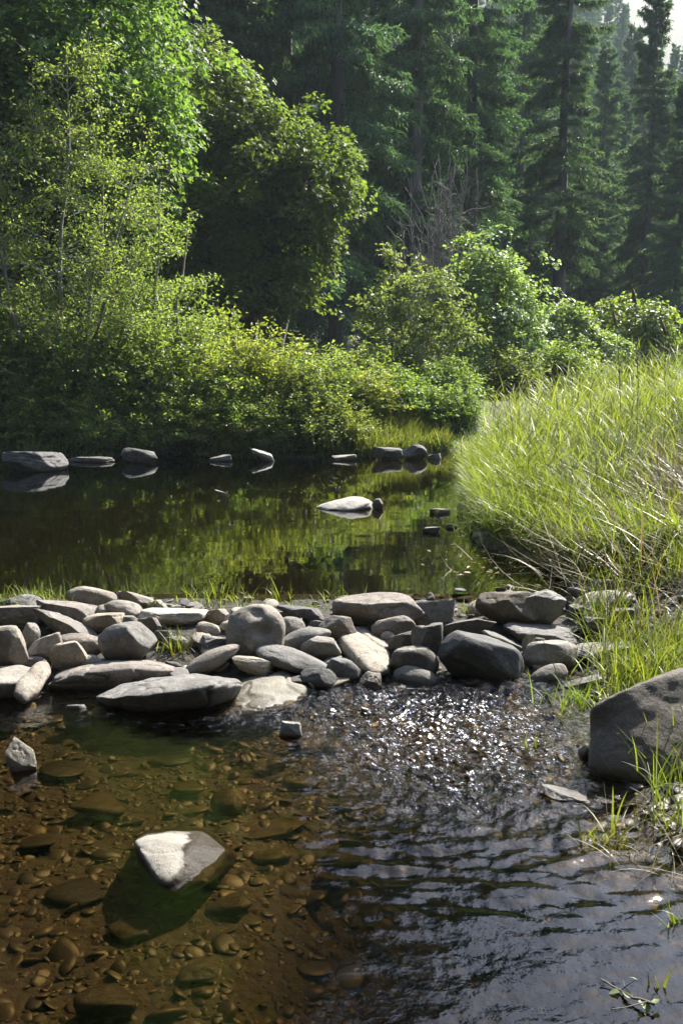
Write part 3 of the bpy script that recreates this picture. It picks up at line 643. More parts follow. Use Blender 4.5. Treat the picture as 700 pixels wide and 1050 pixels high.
def clump_crown(r, centre, radii, nclump, per, crad, lsize, shape, wratio=.5, flat=.7, fill=(.45, 1.0), lump=.3, seed=0, bottom=-.85, droop=.35):
    """clumps of leaves through an uneven ellipsoid; returns leaf arrays and clump centres"""
    d = norm(r.normal(size=(nclump * 3, 3))); d = d[d[:, 2] > bottom][:nclump]; nclump = len(d)
    k = r.uniform(0, 1, nclump) ** .5 * (fill[1] - fill[0]) + fill[0]
    k *= 1 + lump * vnoise(d, seed, 2, 1.9)
    k *= np.where(r.random(nclump) < .22, r.uniform(1.0, 1.3, nclump), 1.0)
    C = np.asarray(centre) + d * np.asarray(radii) * k[:, None]
    cr = crad * r.uniform(.55, 1.25, nclump)
    ax = norm(d * [.8, .8, .3] + [0, 0, flat] + r.normal(size=(nclump, 3)) * .22)
    u = norm(np.cross(ax, r.normal(size=(nclump, 3)))); v = np.cross(ax, u)
    m = per; ang = r.uniform(0, 2 * np.pi, (nclump, m)); q = np.sqrt(r.uniform(0, 1, (nclump, m)))
    rad2 = u[:, None] * np.cos(ang)[..., None] + v[:, None] * np.sin(ang)[..., None]
    P = C[:, None] + rad2 * (q * cr[:, None])[..., None] + ax[:, None] * (r.normal(size=(nclump, m)) * .2 * cr[:, None])[..., None]
    P[..., 2] -= droop * q ** 2 * cr[:, None]
    D = rad2 * 1.0 + d[:, None] * .5 + r.normal(size=P.shape) * .5; D[..., 2] -= .35
    N = ax[:, None] + r.normal(size=P.shape) * .45
    n = nclump * m; L = lsize * r.uniform(.6, 1.25, n)
    ct = r.uniform(0, 1, nclump)[:, None] * .5 + r.uniform(0, 1, (nclump, m)) * .5
    V, Fa, T = leaves(P.reshape(-1, 3), D.reshape(-1, 3), N.reshape(-1, 3), L, L * wratio * 2 * r.uniform(.8, 1.1, n), shape, ct.ravel())
    return V, Fa, T, C
def join(parts):
    Vs, Fs, Ts, off = [], [], [], 0
    for V, Fa, T in parts:
        Vs.append(V); Fs.append(Fa + off); Ts.append(T); off += len(V)
    return np.concatenate(Vs), np.concatenate(Fs), np.concatenate(Ts)
def bend(r, a, b, n=8, wob=.06, sag=0.0):
    a, b = np.asarray(a, float), np.asarray(b, float); s = np.linspace(0, 1, n)[:, None]; L = np.linalg.norm(b - a)
    off = np.cumsum(r.normal(size=(n, 3)), 0) * wob * L / n ** .5; off -= off[0]; off *= (1 - s) * 1.5 * s ** .5 + s * .2
    P = a + (b - a) * s + off; P[:, 2] += sag * L * (s[:, 0] * (1 - s[:, 0])) * 4
    return P

def broadleaf(name, label, cat, loc, height, lobes, mat, lsize, shape, stems, wratio=.5, trunk_r=.25, bark='bark', limb_frac=.5, seed=1, group=None, lump=.3, flat=.7, droop=.35):
    """lobes: (centre offset, radii, nclump, per, crad); stems: base offsets"""
    r = np.random.default_rng(seed); root = empty(name, loc, 0, label, cat, group)
    parts, cents = [], []
    for i, (c, rad, nc, per, cr) in enumerate(lobes):
        V, Fa, T, C = clump_crown(r, c, rad, nc, per, cr, lsize, shape, wratio, seed=seed * 7 + i, lump=lump, flat=flat, droop=droop)
        parts.append((V, Fa, T)); cents.append(C)
    V, Fa, T = join(parts); mesh_obj('crown', V, Fa, M[mat], root, smooth=False, tint=T)
    C = np.concatenate(cents); paths = []; top = C[:, 2].max()
    for (bx, by, tx, ty, tz) in stems:
        P = bend(r, (bx, by, -.25), (tx, ty, tz), 12, .05); paths.append((P, np.linspace(trunk_r, trunk_r * .25, 12)))
        near = C[r.random(len(C)) < limb_frac / len(stems)]
        for c in near:
            zz = np.clip(c[2] - .55 * np.hypot(c[0] - tx, c[1] - ty), .15 * tz, tz); k = np.argmin(np.abs(P[:, 2] - zz))
            rr = max(trunk_r * .3 * (1 - .6 * k / 12), .008)
            paths.append((bend(r, P[k], c, 6, .1, .06), np.linspace(rr, .005, 6)))
    V, Fa = tubes(paths, 5); mesh_obj('trunk', V, Fa, M[bark], root)
    return root
def gz(px, Y): x = (px - HW) / F * Y / 1.0; return np.array([x, Y, g1(x, Y)])
def place(px, Y):
    x = (px - HW) / F * Y; return np.array([x, Y, g1(x, Y) - .03])

# big-leaf maples
broadleaf('maple_tree', 'tall dark green big-leaf maple with sunlit right edge at the upper left', 'tree', place(-22, 22.5), 20,
          [((0.2, 0, 10.5), (5.0, 4.2, 7.2), 860, 72, .55), ((2.2, -1, 6.2), (2.9, 2.6, 2.8), 280, 72, .48), ((1.2, 0, 16.5), (3.6, 3.2, 3.4), 160, 70, .7), ((-2, -1.5, 5.5), (3.5, 2.6, 3), 220, 70, .55)],
          'maple', .135, 'maple', [(0, 0, .4, 0, 15), (1, .5, 2.2, 0, 9)], wratio=.5, trunk_r=.4, limb_frac=.25, seed=3, lump=.5, flat=1.1, droop=.5)
broadleaf('maple_tree', 'rounded mid green big-leaf maple leaning right in front of the firs', 'tree', place(262, 25.5), 10,
          [((-.9, 0, 6.7), (1.35, 1.3, 1.9), 190, 40, .42), ((.1, 0, 5.3), (1.8, 1.6, 1.7), 230, 40, .42), ((1.45, -.2, 5.2), (1.2, 1.1, 1.15), 130, 40, .38), ((-.6, .1, 3.9), (1.6, 1.3, 1.1), 130, 40, .4), ((.9, -.3, 3.7), (1.2, 1.0, 1.0), 90, 40, .38), ((-.1, -.6, 2.7), (1.8, 1.0, 1.0), 120, 40, .4)],
          'maple', .12, 'maple', [(-.2, 0, 0, 0, 7.5), (.2, .2, 1.2, 0, 5)], trunk_r=.25, limb_frac=.25, seed=4, lump=.6, flat=1.2, droop=.5)
broadleaf('maple_tree', 'dark shaded maple between the two lit maples and the firs', 'tree', place(170, 29), 12,
          [((-.6, 0, 6.0), (2.6, 2.2, 4.6), 330, 50, .6)], 'maple', .18, 'maple', [(0, 0, 0, 0, 9)], trunk_r=.25, limb_frac=.2, seed=5)

# airy yellow-green tree
def airy_tree(name, label, cat, loc, stems, nbr, brlen, mat, lsize, shape, wratio, per, spread, seed, zmin=.22, bark='twig', tr=.06, env=None):
    r = np.random.default_rng(seed); root = empty(name, loc, 0, label, cat); paths, Ps, Ds = [], [], []
    for (bx, by, tx, ty, tz) in stems:
        P = bend(r, (bx, by, -.2), (tx, ty, tz), 16, .05); paths.append((P, np.linspace(tr, .008, 16)))
        for k in range(nbr):
            f = r.uniform(zmin, 1) ; i = min(int(f * 15), 15); a = r.uniform(0, 6.283)
            L = brlen * (1.15 - .75 * f) * r.uniform(.6, 1.2) * (env(f, a) if env else 1)
            e = P[i] + np.array([math.cos(a) * L, math.sin(a) * L, L * r.uniform(.15, .75)])
            B = bend(r, P[i], e, 9, .1, .05); paths.append((B, np.linspace(max(tr * .35 * (1 - .7 * f), .009), .004, 9)))
            for q in range(5):     # twigs
                j = r.integers(3, 9); te = B[j] + r.normal(size=3) * spread * [1, 1, .6] + (e - P[i]) * .15
                Tw = bend(r, B[j], te, 5, .1); paths.append((Tw, np.linspace(.006, .003, 5)))
                s = r.uniform(.1, 1.15, per); pos = B[j] + (te - B[j]) * s[:, None] + r.normal(size=(per, 3)) * spread * .28 * [1, 1, .7]
                Ps.append(pos); Ds.append(np.tile(te - B[j], (per, 1)) / (np.linalg.norm(te - B[j]) + 1e-6) + r.normal(size=(per, 3)) * .8)
    P = np.concatenate(Ps); D = np.concatenate(Ds); D[:, 2] -= .3; n = len(P)
    N = np.array([0, 0, 1.0]) + r.normal(size=(n, 3)) * .55; L = lsize * r.uniform(.6, 1.3, n)
    V, Fa, T = leaves(P, D, N, L, L * wratio * 2 * .5, shape, r.random(n))
    mesh_obj('crown', V, Fa, M[mat], root, smooth=False, tint=T)
    V, Fa = tubes(paths, 5); mesh_obj('trunk', V, Fa, M[bark], root); return root
airy_tree('alder_tree', 'airy yellow-green young tree with thin bare stems on the left bank', 'tree', place(58, 17.7),
          [(0, 0, .35, .1, 6.6), (.15, .1, 1.6, -.2, 4.6), (-.1, 0, -.9, .2, 5.0), (.3, -.1, .9, .3, 5.2)], 28, 1.85, 'alder', .066, 'lance', .5, 30, .3, 21)
airy_tree('alder_tree', 'slender pale green sapling between the airy tree and the rounded maple', 'tree', place(158, 18.6),
          [(0, 0, .2, 0, 4.3), (.1, 0, .7, 0, 3.6), (0, 0, -.6, 0, 4.0)], 18, 1.2, 'alder', .066, 'lance', .5, 26, .28, 22)

# light green elders in the middle distance
airy_tree('elder_shrub', 'loose light green shrub with visible forked stems right of the rounded maple', 'shrub', place(425, 24),
          [(0, 0, -.5, 0, 4.1), (.1, 0, .6, 0, 3.6), (-.1, 0, -1.0, .2, 2.8), (.1, .1, 1.1, .2, 2.9), (0, 0, .1, .3, 3.3)], 17, 1.2, 'lime', .13, 'lance', .5, 15, .27, 23, tr=.05).scale = (.95, .95, .88)
broadleaf('elder_shrub', 'dense rounded light green shrub directly in front of the leaning fir', 'shrub', place(503, 27), 5,
          [((0, 0, 2.4), (1.25, 1.1, 2.3), 150, 46, .38), ((.7, .2, 1.7), (.9, .9, 1.4), 80, 46, .36), ((-.5, 0, 3.6), (.7, .7, 1.1), 50, 46, .34)], 'lime', .11, 'lance', [(0, 0, 0, 0, 4)], trunk_r=.06, bark='twig', seed=31, limb_frac=.3, lump=.55).scale = (.95, .95, .84)
broadleaf('elder_shrub', 'low rounded pale green shrub at the right of the shrub group', 'shrub', place(572, 29), 3,
          [((0, 0, 1.6), (1.15, 1, 1.35), 120, 60, .4), ((1.1, .4, 1.1), (.9, .9, 1.0), 80, 60, .38)], 'lime', .11, 'lance', [(0, 0, 0, 0, 2.2)], trunk_r=.05, bark='twig', seed=32, limb_frac=.3).scale = (.95, .95, .78)
broadleaf('elder_shrub', 'dull green shrub behind the tall bank grass on the right', 'shrub', place(640, 31), 3,
          [((0, 0, 1.3), (1.5, 1, 1.3), 150, 60, .42)], 'bramble', .11, 'lance', [(0, 0, 0, 0, 2)], trunk_r=.05, bark='twig', seed=33, limb_frac=.3)

# ------------------------------------------------------------------ bank shrubs
def shrub_proto(mat, lsize, shape, wratio, seed, rad=(1.0, .8, .9), nc=80, per=50, cr=.24, shoots=85):
    """leafy shoots arching out of a common base round a denser heart"""
    r = np.random.default_rng(seed); root = empty('bank_shrub', (0, 0, 0), 0, 'x', 'shrub')
    V, Fa, T, C = clump_crown(r, (0, 0, rad[2] * .75), np.array(rad) * .7, nc, per, cr, lsize, shape, wratio, seed=seed, lump=.5, flat=.6)
    parts = [(V, Fa, T)]; paths = []; Ps, Ds = [], []
    for k in range(shoots):
        a = r.uniform(0, 6.283); q = r.uniform(.1, 1.05) ** .7; n = 12; s_ = np.linspace(0, 1, n)
        ex, ey = math.cos(a) * rad[0] * q * 1.05, math.sin(a) * rad[1] * q * 1.05; top = rad[2] * 2.0 * math.sqrt(max(1.12 - q * q * .8, .05)) * r.uniform(.55, 1.3)
        B = np.stack([ex * s_ ** 1.5, ey * s_ ** 1.5, top * (1.25 * s_ - .25 * s_ ** 3 * (1 + q))], 1) + np.cumsum(r.normal(size=(n, 3)), 0) * .012 + [r.normal() * .12, r.normal() * .12, -.05]
        paths.append((B, np.linspace(.011, .003, n)))
        for w in range(6):
            j = r.integers(4, n); te = B[j] + r.normal(size=3) * [.22, .22, .12] + [0, 0, .04]; m = 11
            f = r.uniform(0, 1.1, m)[:, None]; Ps.append(B[j] + (te - B[j]) * f + r.normal(size=(m, 3)) * .045); Ds.append(np.tile(te - B[j], (m, 1)) * 4 + r.normal(size=(m, 3)) * .8)
        m = 26; f = r.uniform(.35, 1, m) * (n - 1); b0 = np.stack([np.interp(f, np.arange(n), B[:, i]) for i in range(3)], 1)
        Ps.append(b0 + r.normal(size=(m, 3)) * .03); Ds.append(r.normal(size=(m, 3)) + [0, 0, .2])
    P = np.concatenate(Ps); D = np.concatenate(Ds); D[:, 2] -= .25; m = len(P); L = lsize * r.uniform(.55, 1.3, m)
    parts.append(leaves(P, D, np.array([0, 0, 1.]) + r.normal(size=(m, 3)) * .5, L, L * wratio * 2 * .9, shape, r.random(m)))
    V, Fa, T = join(parts); mesh_obj('crown', V, Fa, M[mat], root, smooth=False, tint=T)
    V, Fa = tubes(paths, 4); mesh_obj('stems', V, Fa, M['twig'], root); return root
PW = shrub_proto('willow', .075, 'lance', .28, 51)
PB = shrub_proto('bramble', .075, 'lance', .42, 52)
PG = shrub_proto('alder', .06, 'lance', .36, 53, (1.1, .8, .85))
SHR = [ # px, Y, scale, zscale, proto, label
 (10, 18.2, 1.15, 1.2, PB, 'dark bramble shrub above the flat-topped rock at the left edge'),
 (75, 17.9, 1.05, .95, PB, 'dark green bramble shrub below the airy tree stems'),
 (-40, 18.0, 1.2, 1.6, PB, 'tall dark shrub cut off by the left edge of the photo'),
 (35, 19.4, 1.3, 1.3, PB, 'tall green shrub filling the space behind the airy tree stems'),
 (120, 19.2, 1.3, 1.3, PG, 'tall yellow-green shrub right of the airy tree stems'),
 (140, 17.7, 1.0, .95, PB, 'dark shrub hanging over the domed rock'),
 (190, 18.5, 1.25, 1.2, PG, 'sunlit yellow-green shrub at the top of the left shrub slope'),
 (195, 17.5, .9, .8, PB, 'shaded shrub at the waterline right of the domed rock'),
 (240, 18.0, 1.05, .92, PW, 'bright willow shrub beside the shaded hollow under the rounded maple'),
 (238, 17.35, .75, .6, PB, 'low dark shrub at the waterline left of the pointed bright rock'),
 (285, 18.3, 1.05, .82, PW, 'yellow-leaved willow shrub in the middle of the sloping shrub belt'),
 (330, 18.2, 1.05, .74, PG, 'yellow-green shrub above the low grey far rock'),
 (315, 17.5, .8, .65, PB, 'green bramble patch at the waterline below the yellow willow'),
 (372, 18.4, .95, .56, PW, 'low willow shrub sloping down toward the twin rocks'),
 (408, 19.0, .8, .5, PB, 'low dull shrub behind the bright grass patch'),
 (438, 19.2, .6, .42, PB, 'last low shrub at the right end of the visible far bank'),
 (372, 22.0, 1.0, .65, PB, 'dark bush in the shade right under the rounded maple'),
 (300, 22.5, 1.2, .7, PB, 'dim bush in the hollow under the rounded maple'),
 (470, 19.4, .55, .42, PB, 'bramble at the corner where the pool turns behind the bank grass'),
 (455, 22.5, .9, .5, PB, 'dark bush at the base of the light green forked shrub'),
 (520, 25.0, 1.1, .6, PB, 'dark bush below the dense light green shrub'),
 (580, 26.0, 1.2, .7, PB, 'dark bush behind the top of the bank grass'),
 (225, 20.2, 1.0, 1.0, PB, 'green bush at the right foot of the airy sapling'),
 (25, 17.15, .75, .55, PB, 'low bramble right behind the flat-topped rock'),
 (100, 17.1, .8, .55, PG, 'low yellow-green shrub overhanging the low flat rock on the far shore'),
 (165, 17.1, .8, .55, PB, 'low bramble right of the domed rock overhanging the water'),
 (215, 17.05, .7, .5, PW, 'low willow shoots behind the small pale rock on the far shore'),
 (272, 17.1, .75, .5, PG, 'low shrub overhanging the water right of the pointed bright rock'),
 (322, 17.1, .8, .5, PB, 'low bramble overhanging the water before the low grey far rock'),
 (362, 17.3, .6, .4, PW, 'lowest willow shoots left of the bright grass patch'),
 (-110, 18.6, 1.5, 1.9, PG, 'tall yellow-green shrub just outside the left edge mirrored in the pool'),
]
for i, (px, Yv, s, zs, pr, label) in enumerate(SHR):
    dup(pr, place(px, Yv), i * 2.3, s, label, None, zs)
for p in (PW, PB, PG):
    for c in list(p.children): bpy.data.objects.remove(c)
    bpy.data.objects.remove(p)

# dead grey bush
r = np.random.default_rng(71); paths = []
for k in range(110):
    a = r.uniform(0, 6.28); sp_ = r.uniform(.1, 1.3); h = r.uniform(1.6, 3.8); e = np.array([math.cos(a) * sp_, math.sin(a) * sp_, h])
    B = bend(r, (r.normal() * .15, r.normal() * .15, -.1), e, 9, .12); paths.append((B, np.linspace(.022, .006, 9)))
    for q in range(6):
        j = r.integers(3, 9); te = B[j] + np.array([r.normal() * .35, r.normal() * .35, r.uniform(.1, .6)])
        paths.append((bend(r, B[j], te, 5, .12), np.linspace(.009, .005, 5)))
V, Fa = tubes(paths, 4)
o = mesh_obj('dead_bush', V, Fa, M['deadwood'], loc=place(447, 30) + [0, 0, 2.4]); tag(o, 'bare grey-brown dead bush in front of the dark firs', 'bush')
o.location.z -= 2.4 ; o.scale = (1.0, 1.0, 1.6)

# ------------------------------------------------------------------ conifers
def conifer_proto(seed, H=26.0, base_r=.42, spread=3.6, first=.1, whorls=50, lean=0.0, sparse=1.0):
    r = np.random.default_rng(seed); root = empty('fir_tree', (0, 0, 0), 0, 'x', 'tree')
    zs = np.linspace(-.3, H, 22); tr = np.stack([lean * zs + .1 * np.sin(zs * .3), .1 * np.cos(zs * .23) - .1, zs], 1)
    paths = [(tr, np.interp(zs, [0, H], [base_r, .03]))]
    Ps, Ds, Ns = [], [], []
    for w in range(whorls):
        f = first + (1 - first) * (w / whorls) ** .95; z = f * H
        L0 = spread * (1 - f) ** .72 * np.interp(f, [first, first + .15], [.7, 1]) + .25
        nb = 5
        for k in range(nb):
            if r.random() > .88 * sparse: continue
            a = r.uniform(0, 6.283); L = L0 * r.uniform(.55, 1.2); zz = z + r.normal() * .25
            st = np.array([np.interp(zz, zs, tr[:, 0]), np.interp(zz, zs, tr[:, 1]), zz])
            dr = np.array([math.cos(a), math.sin(a), 0]); n = 10; s = np.linspace(0, 1, n)
            rise = np.interp(f, [0, .6, 1], [-.3, -.02, .55]); dro = np.interp(f, [0, .7, 1], [.42, .3, .0])
            B = st + dr * (L * s)[:, None]; B[:, 2] += L * (rise * s - dro * s ** 2 + .16 * s ** 5) ; B += r.normal(size=B.shape) * .03 * L * .3
            paths.append((B, np.linspace(.035 * (1 - f) + .012, .006, n)))
            side = np.array([-dr[1], dr[0], 0]); m = int(14 + 17 * L)
            for sd in (-1, 1):   # side sprays hang from the branch
                tpos = r.uniform(.15, 1, m); p0 = np.stack([np.interp(tpos, s, B[:, i]) for i in range(3)], 1)
                sl = (.26 * L * (1 - .75 * tpos) + .14) * r.uniform(.6, 1.2, m)
                dv = side * sd * .75 + dr * .6 + np.array([0, 0, -.4]) + r.normal(size=(m, 3)) * .2; dv = norm(dv)
                kk = 5
                q = np.linspace(.12, 1, kk)
                pp = p0[:, None] + dv[:, None] * (sl[:, None] * q)[..., None]; pp[..., 2] -= .2 * sl[:, None] * q ** 2
                Ps.append(pp.reshape(-1, 3)); Ds.append((np.repeat(dv, kk, 0) + r.normal(size=(m * kk, 3)) * .5))
                Ns.append(np.array([0, 0, 1.]) + r.normal(size=(m * kk, 3)) * .5)
    P = np.concatenate(Ps); D = np.concatenate(Ds); D[:, 2] -= .25; N = np.concatenate(Ns); n = len(P)
    L = .2 * r.uniform(.6, 1.3, n)
    V, Fa, T = leaves(P, D, N, L, L * .3, 'rhomb', r.random(n))
    mesh_obj('crown', V, Fa, M['fir'], root, smooth=False, tint=T)
    V, Fa = tubes(paths, 6); mesh_obj('trunk', V, Fa, M['bark'], root); return root
CP = [conifer_proto(101, 27, .42, 3.6), conifer_proto(102, 26, .40, 3.3, first=.2, sparse=.85, lean=.03), conifer_proto(103, 24, .36, 3.9, first=.05), conifer_proto(104, 21, .3, 2.9, first=.04)]
FIRS = [ # px, Y, total height, proto, label
 (345, 35, 30, 0, 'dense dark fir rising behind the top of the rounded maple'),
 (423, 38, 29, 1, 'tall fir with a bare dark lower trunk left of the dead bush'),
 (480, 43, 27, 0, 'tall full fir straight above the dead bush'),
 (564, 41, 20.5, 1, 'leaning fir with a pale trunk and open branches right of centre'),
 (652, 50, 18.6, 3, 'fir whose tip stands just under the patch of sky'),
 (688, 44, 12.5, 3, 'short slender fir at the right edge above the bank grass'),
 (300, 40, 31, 2, 'dark fir between the rounded maple and the dense fir'),
 (250, 37, 30, 0, 'shaded fir above the gap between the two maples'),
 (215, 42, 34, 2, 'deeply shaded fir just right of the tall maple edge'),
 (385, 47, 30, 2, 'dim fir filling the gap right of the dense dark fir'),
 (455, 58, 27, 2, 'hazy fir between the bare-trunk fir and the full fir'),
 (525, 56, 23, 2, 'hazy fir between the full fir and the leaning fir'),
 (610, 60, 19, 3, 'hazy fir right behind the leaning fir'),
 (590, 47, 11, 3, 'young fir with light tips at the foot of the leaning fir'),
 (725, 55, 19, 2, 'broad fir cut off by the right edge of the photo'),
 (630, 70, 19, 0, 'blue-green fir left of the fir under the sky patch'),
 (540, 48, 10, 3, 'small fir at the left foot of the leaning fir'),
 (120, 38, 32, 0, 'shaded fir hidden behind the tall maple crown'),
 (40, 41, 33, 2, 'shaded fir far behind the tall maple at the upper left'),
 (-60, 36, 32, 0, 'shaded fir beyond the upper left corner mirrored in the pool'),
 (180, 33, 26, 1, 'thin dark fir behind the sapling on the left bank'),
 (675, 68, 17, 2, 'dim fir behind the short slender fir at the right edge'),
 (500, 49, 15, 3, 'half-grown fir right beside the full fir'),
 (430, 52, 20, 3, 'narrow fir behind the bare-trunk fir'),
]
HT = [27, 26, 24, 21]
for i, (px, Yv, H, k, label) in enumerate(FIRS):
    s = (H + CAMZ - place(px, Yv)[2]) / HT[k]; wz = s; wx_ = .88 * s ** .5
    dup(CP[k], place(px, Yv), i * 1.9, wx_, label, None, wz)
# far hillside
r = np.random.default_rng(91); cnt = 0
pts = []
while cnt < 230:
    Yv = r.uniform(75, 330); px = r.uniform(180, 860) if Yv < 200 else r.uniform(330, 860); x = (px - HW) / F * Yv
    if any((x - a) ** 2 + (Yv - b) ** 2 < (3.2 + Yv * .012) ** 2 for a, b in pts): continue
    pts.append((x, Yv)); k = int(r.integers(4)); s = r.uniform(.72, 1.0)
    z = g1(x, Yv)
    el = (z + HT[k] * s - CAMZ) / Yv
    lim = math.tan(R(np.interp(px, [500, 600, 640, 700, 860], [60, 22, 18.3, 17.2, 16.5])))
    if el > lim and px > 560: 
        s2 = (lim * Yv + CAMZ - z) / HT[k]
        if s2 < .35: continue
        s = min(s, s2)
    dup(CP[k], (x, Yv, z - .3), r.uniform(0, 6.28), s, 'dark conifer among many on the far forested hillside', 'conifers on the far hillside'); cnt += 1
for i in range(46):     # unseen wood behind the viewer, added to cut sky fill on the stones
    a = R(100 + 188 * (i + r.random()) / 46); d_ = (13, 19, 26)[i % 3] + r.uniform(-1.5, 1.5); x, Yv = d_ * math.sin(a), d_ * math.cos(a)
    dup(CP[i % 4], (x, Yv, g1(x, Yv) - .3), i * 1.7, r.uniform(.85, 1.05), 'unseen conifer added on the slope behind the viewer to block sky light', 'unseen conifers added behind the viewer to block sky light')
for p in CP:
    for c in list(p.children): bpy.data.objects.remove(c)
    bpy.data.objects.remove(p)

# ------------------------------------------------------------------ grass
def blades(r, P, length, width, lean, curl, tint, segs=5, az=None):
    n = len(P); az = r.uniform(0, 6.283, n) if az is None else az
    dirv = np.stack([np.cos(az), np.sin(az), np.zeros(n)], 1); side = np.stack([-np.sin(az), np.cos(az), np.zeros(n)], 1)
    tw = r.normal(size=n) * .6; side = norm(side * np.cos(tw)[:, None] + dirv * np.sin(tw)[:, None])
    s = np.linspace(0, 1, segs + 1); pos = np.array(P, float); rows = []
    for i, si in enumerate(s):
        wd = width * (1 - si ** 2.2) * (.55 + .45 * min(si * 4, 1)) + .0006
        rows.append(np.stack([pos - side * wd[:, None] / 2, pos + side * wd[:, None] / 2], 1))
        th = lean + curl * (si + .5 / segs) ** 1.3; st = length / segs
        pos = pos + dirv * (np.sin(th) * st)[:, None] + np.array([0, 0, 1.]) * (np.cos(th) * st)[:, None]
    V = np.stack(rows, 1).reshape(n, -1, 3); k = V.shape[1]
    Fq = np.array([[2 * i, 2 * i + 1, 2 * i + 3, 2 * i + 2] for i in range(segs)])
    Fa = (Fq[None] + (np.arange(n) * k)[:, None, None]).reshape(-1, 4)
    return V.reshape(-1, 3), Fa, np.repeat(tint, k)
r = np.random.default_rng(201)
def scatter(r, n, x0, x1, y0, y1, dmin=0.0, dens=None):
    x = r.uniform(x0, x1, n); y = r.uniform(y0, y1, n); ok = (x - edge_r(y)) > dmin
    if dens is not None: ok &= r.random(n) < dens(x, y)
    return x[ok], y[ok]
# tall bank grass
parts = []
x, y = scatter(r, 95000, 1.0, 9.5, 6.1, 19, -.02, lambda x, y: np.clip(1.4 - .13 * (x - edge_r(y)), .25, 1) * np.clip(1.5 - (y - 6) * .06, .4, 1))
n = len(x); dr = x - edge_r(y)
tall = np.clip(.4 + .35 * dr, .32, .95) * np.clip(.74 + .85 * vnoise(np.stack([x, y], 1), 5, 3, 1.1), .25, 1.4) * np.interp(y, [8, 10, 12], [1, .86, .74]) * np.interp(y, [6, 7.5, 9], [.55, .8, 1]) * (1 - .5 * np.exp(-((x - 2.6) / .7) ** 2 - ((y - 7.6) / .9) ** 2))
L = tall * .86 * r.uniform(.45, 1.25, n); P = np.stack([x, y, g(x, y) - .02], 1)
az = r.uniform(0, 6.283, n); az = np.where((dr < .5) & (r.random(n) < .6), np.pi + r.normal(size=n) * .7, az)
lod = vnoise(np.stack([x, y], 1), 8, 2, .9); az = np.where(r.random(n) < .65, 6.28 * vnoise(np.stack([x, y], 1), 7, 2, .5) + r.normal(size=n) * .5, az)
parts.append(blades(r, P, L, r.uniform(.004, .010, n), np.abs(r.normal(size=n)) * .32 + np.clip(lod, 0, 1) * 1.3, np.abs(r.normal(size=n)) * .8 + .25, np.clip(r.normal(size=n) * .28 + .45 + .4 * vnoise(P[:, :2], 6, 2, .9), 0, 1), 5, az))
# leafy culms: blades attached up the stalks
x, y = scatter(r, 4200, 1.2, 8.5, 6.8, 17, .3); n = len(x); keep = r.random(n) > .9 * np.exp(-((x - 2.6) / .8) ** 2 - ((y - 7.6) / 1.0) ** 2); x, y = x[keep], y[keep]; n = len(x); ch = .82 + .55 * vnoise(np.stack([x, y], 1), 5, 3, 1.1) + .12 * r.normal(size=n)
la = r.uniform(0, 6.283, n)
for lv in (.4, .55, .7, .83, .94):
    hh = ch * .9 * lv
    P = np.stack([x + r.normal(size=n) * .03, y + r.normal(size=n) * .03, g(x, y) + hh], 1)
    parts.append(blades(r, P, r.uniform(.16, .34, n), r.uniform(.006, .012, n), r.uniform(.3, .9, n), r.uniform(.2, 1.1, n), r.uniform(.3, 1, n), 4))
x, y = scatter(r, 60000, .95, 3.6, 6.3, 15.5, .1, lambda x, y: (x - edge_r(y) < .85) * .7); n = len(x)
parts.append(blades(r, np.stack([x, y, g(x, y) + .02], 1), r.uniform(.22, .56, n), r.uniform(.006, .015, n), np.abs(r.normal(size=n)) * .35 + .05, r.uniform(.6, 2.3, n), np.clip(r.normal(size=n) * .3 + .45, 0, 1), 6, np.pi + .6 + r.normal(size=n) * .8))
V, Fa, T = join(parts)
o = mesh_obj('grass', V, Fa, M['grass'], tint=T); o['kind'] = 'stuff'; o['label'] = 'tall bright green reed grass covering the right bank'
# dry straw among it
x, y = scatter(r, 8000, 1.1, 8, 5.0, 15, .05, lambda x, y: np.clip(.3 + .9 * vnoise(np.stack([x, y], 1), 15, 2, .7) + .4 * np.exp(-((x - 2.6) / .7) ** 2 - ((y - 7.6) / .9) ** 2), .05, 1)); n = len(x)
V, Fa, T = blades(r, np.stack([x, y, g(x, y)], 1), r.uniform(.2, .75, n), r.uniform(.004, .009, n), r.uniform(.5, 1.35, n), r.uniform(.1, .6, n), r.random(n), 4)
q = 1500; x2 = np.concatenate([2.75 + r.normal(size=q) * .42, 1.9 + r.normal(size=q // 4) * .3]); y2 = np.concatenate([7.9 + r.normal(size=q) * .7, 6.3 + r.normal(size=q // 4) * .3]); q = len(x2)
V2, F2, T2 = blades(r, np.stack([x2, y2, g(x2, y2) + r.uniform(0, .2, q)], 1), r.uniform(.2, .6, q), r.uniform(.004, .009, q), r.uniform(.8, 1.5, q), r.normal(size=q) * .7, r.random(q), 5, 2.6 + r.normal(size=q) * .7)
V, Fa, T = join([(V, Fa, T), (V2, F2, T2)])
o = mesh_obj('dry_grass', V, Fa, M['straw'], tint=T); o['kind'] = 'stuff'; o['label'] = 'dry straw lying among the bank grass'
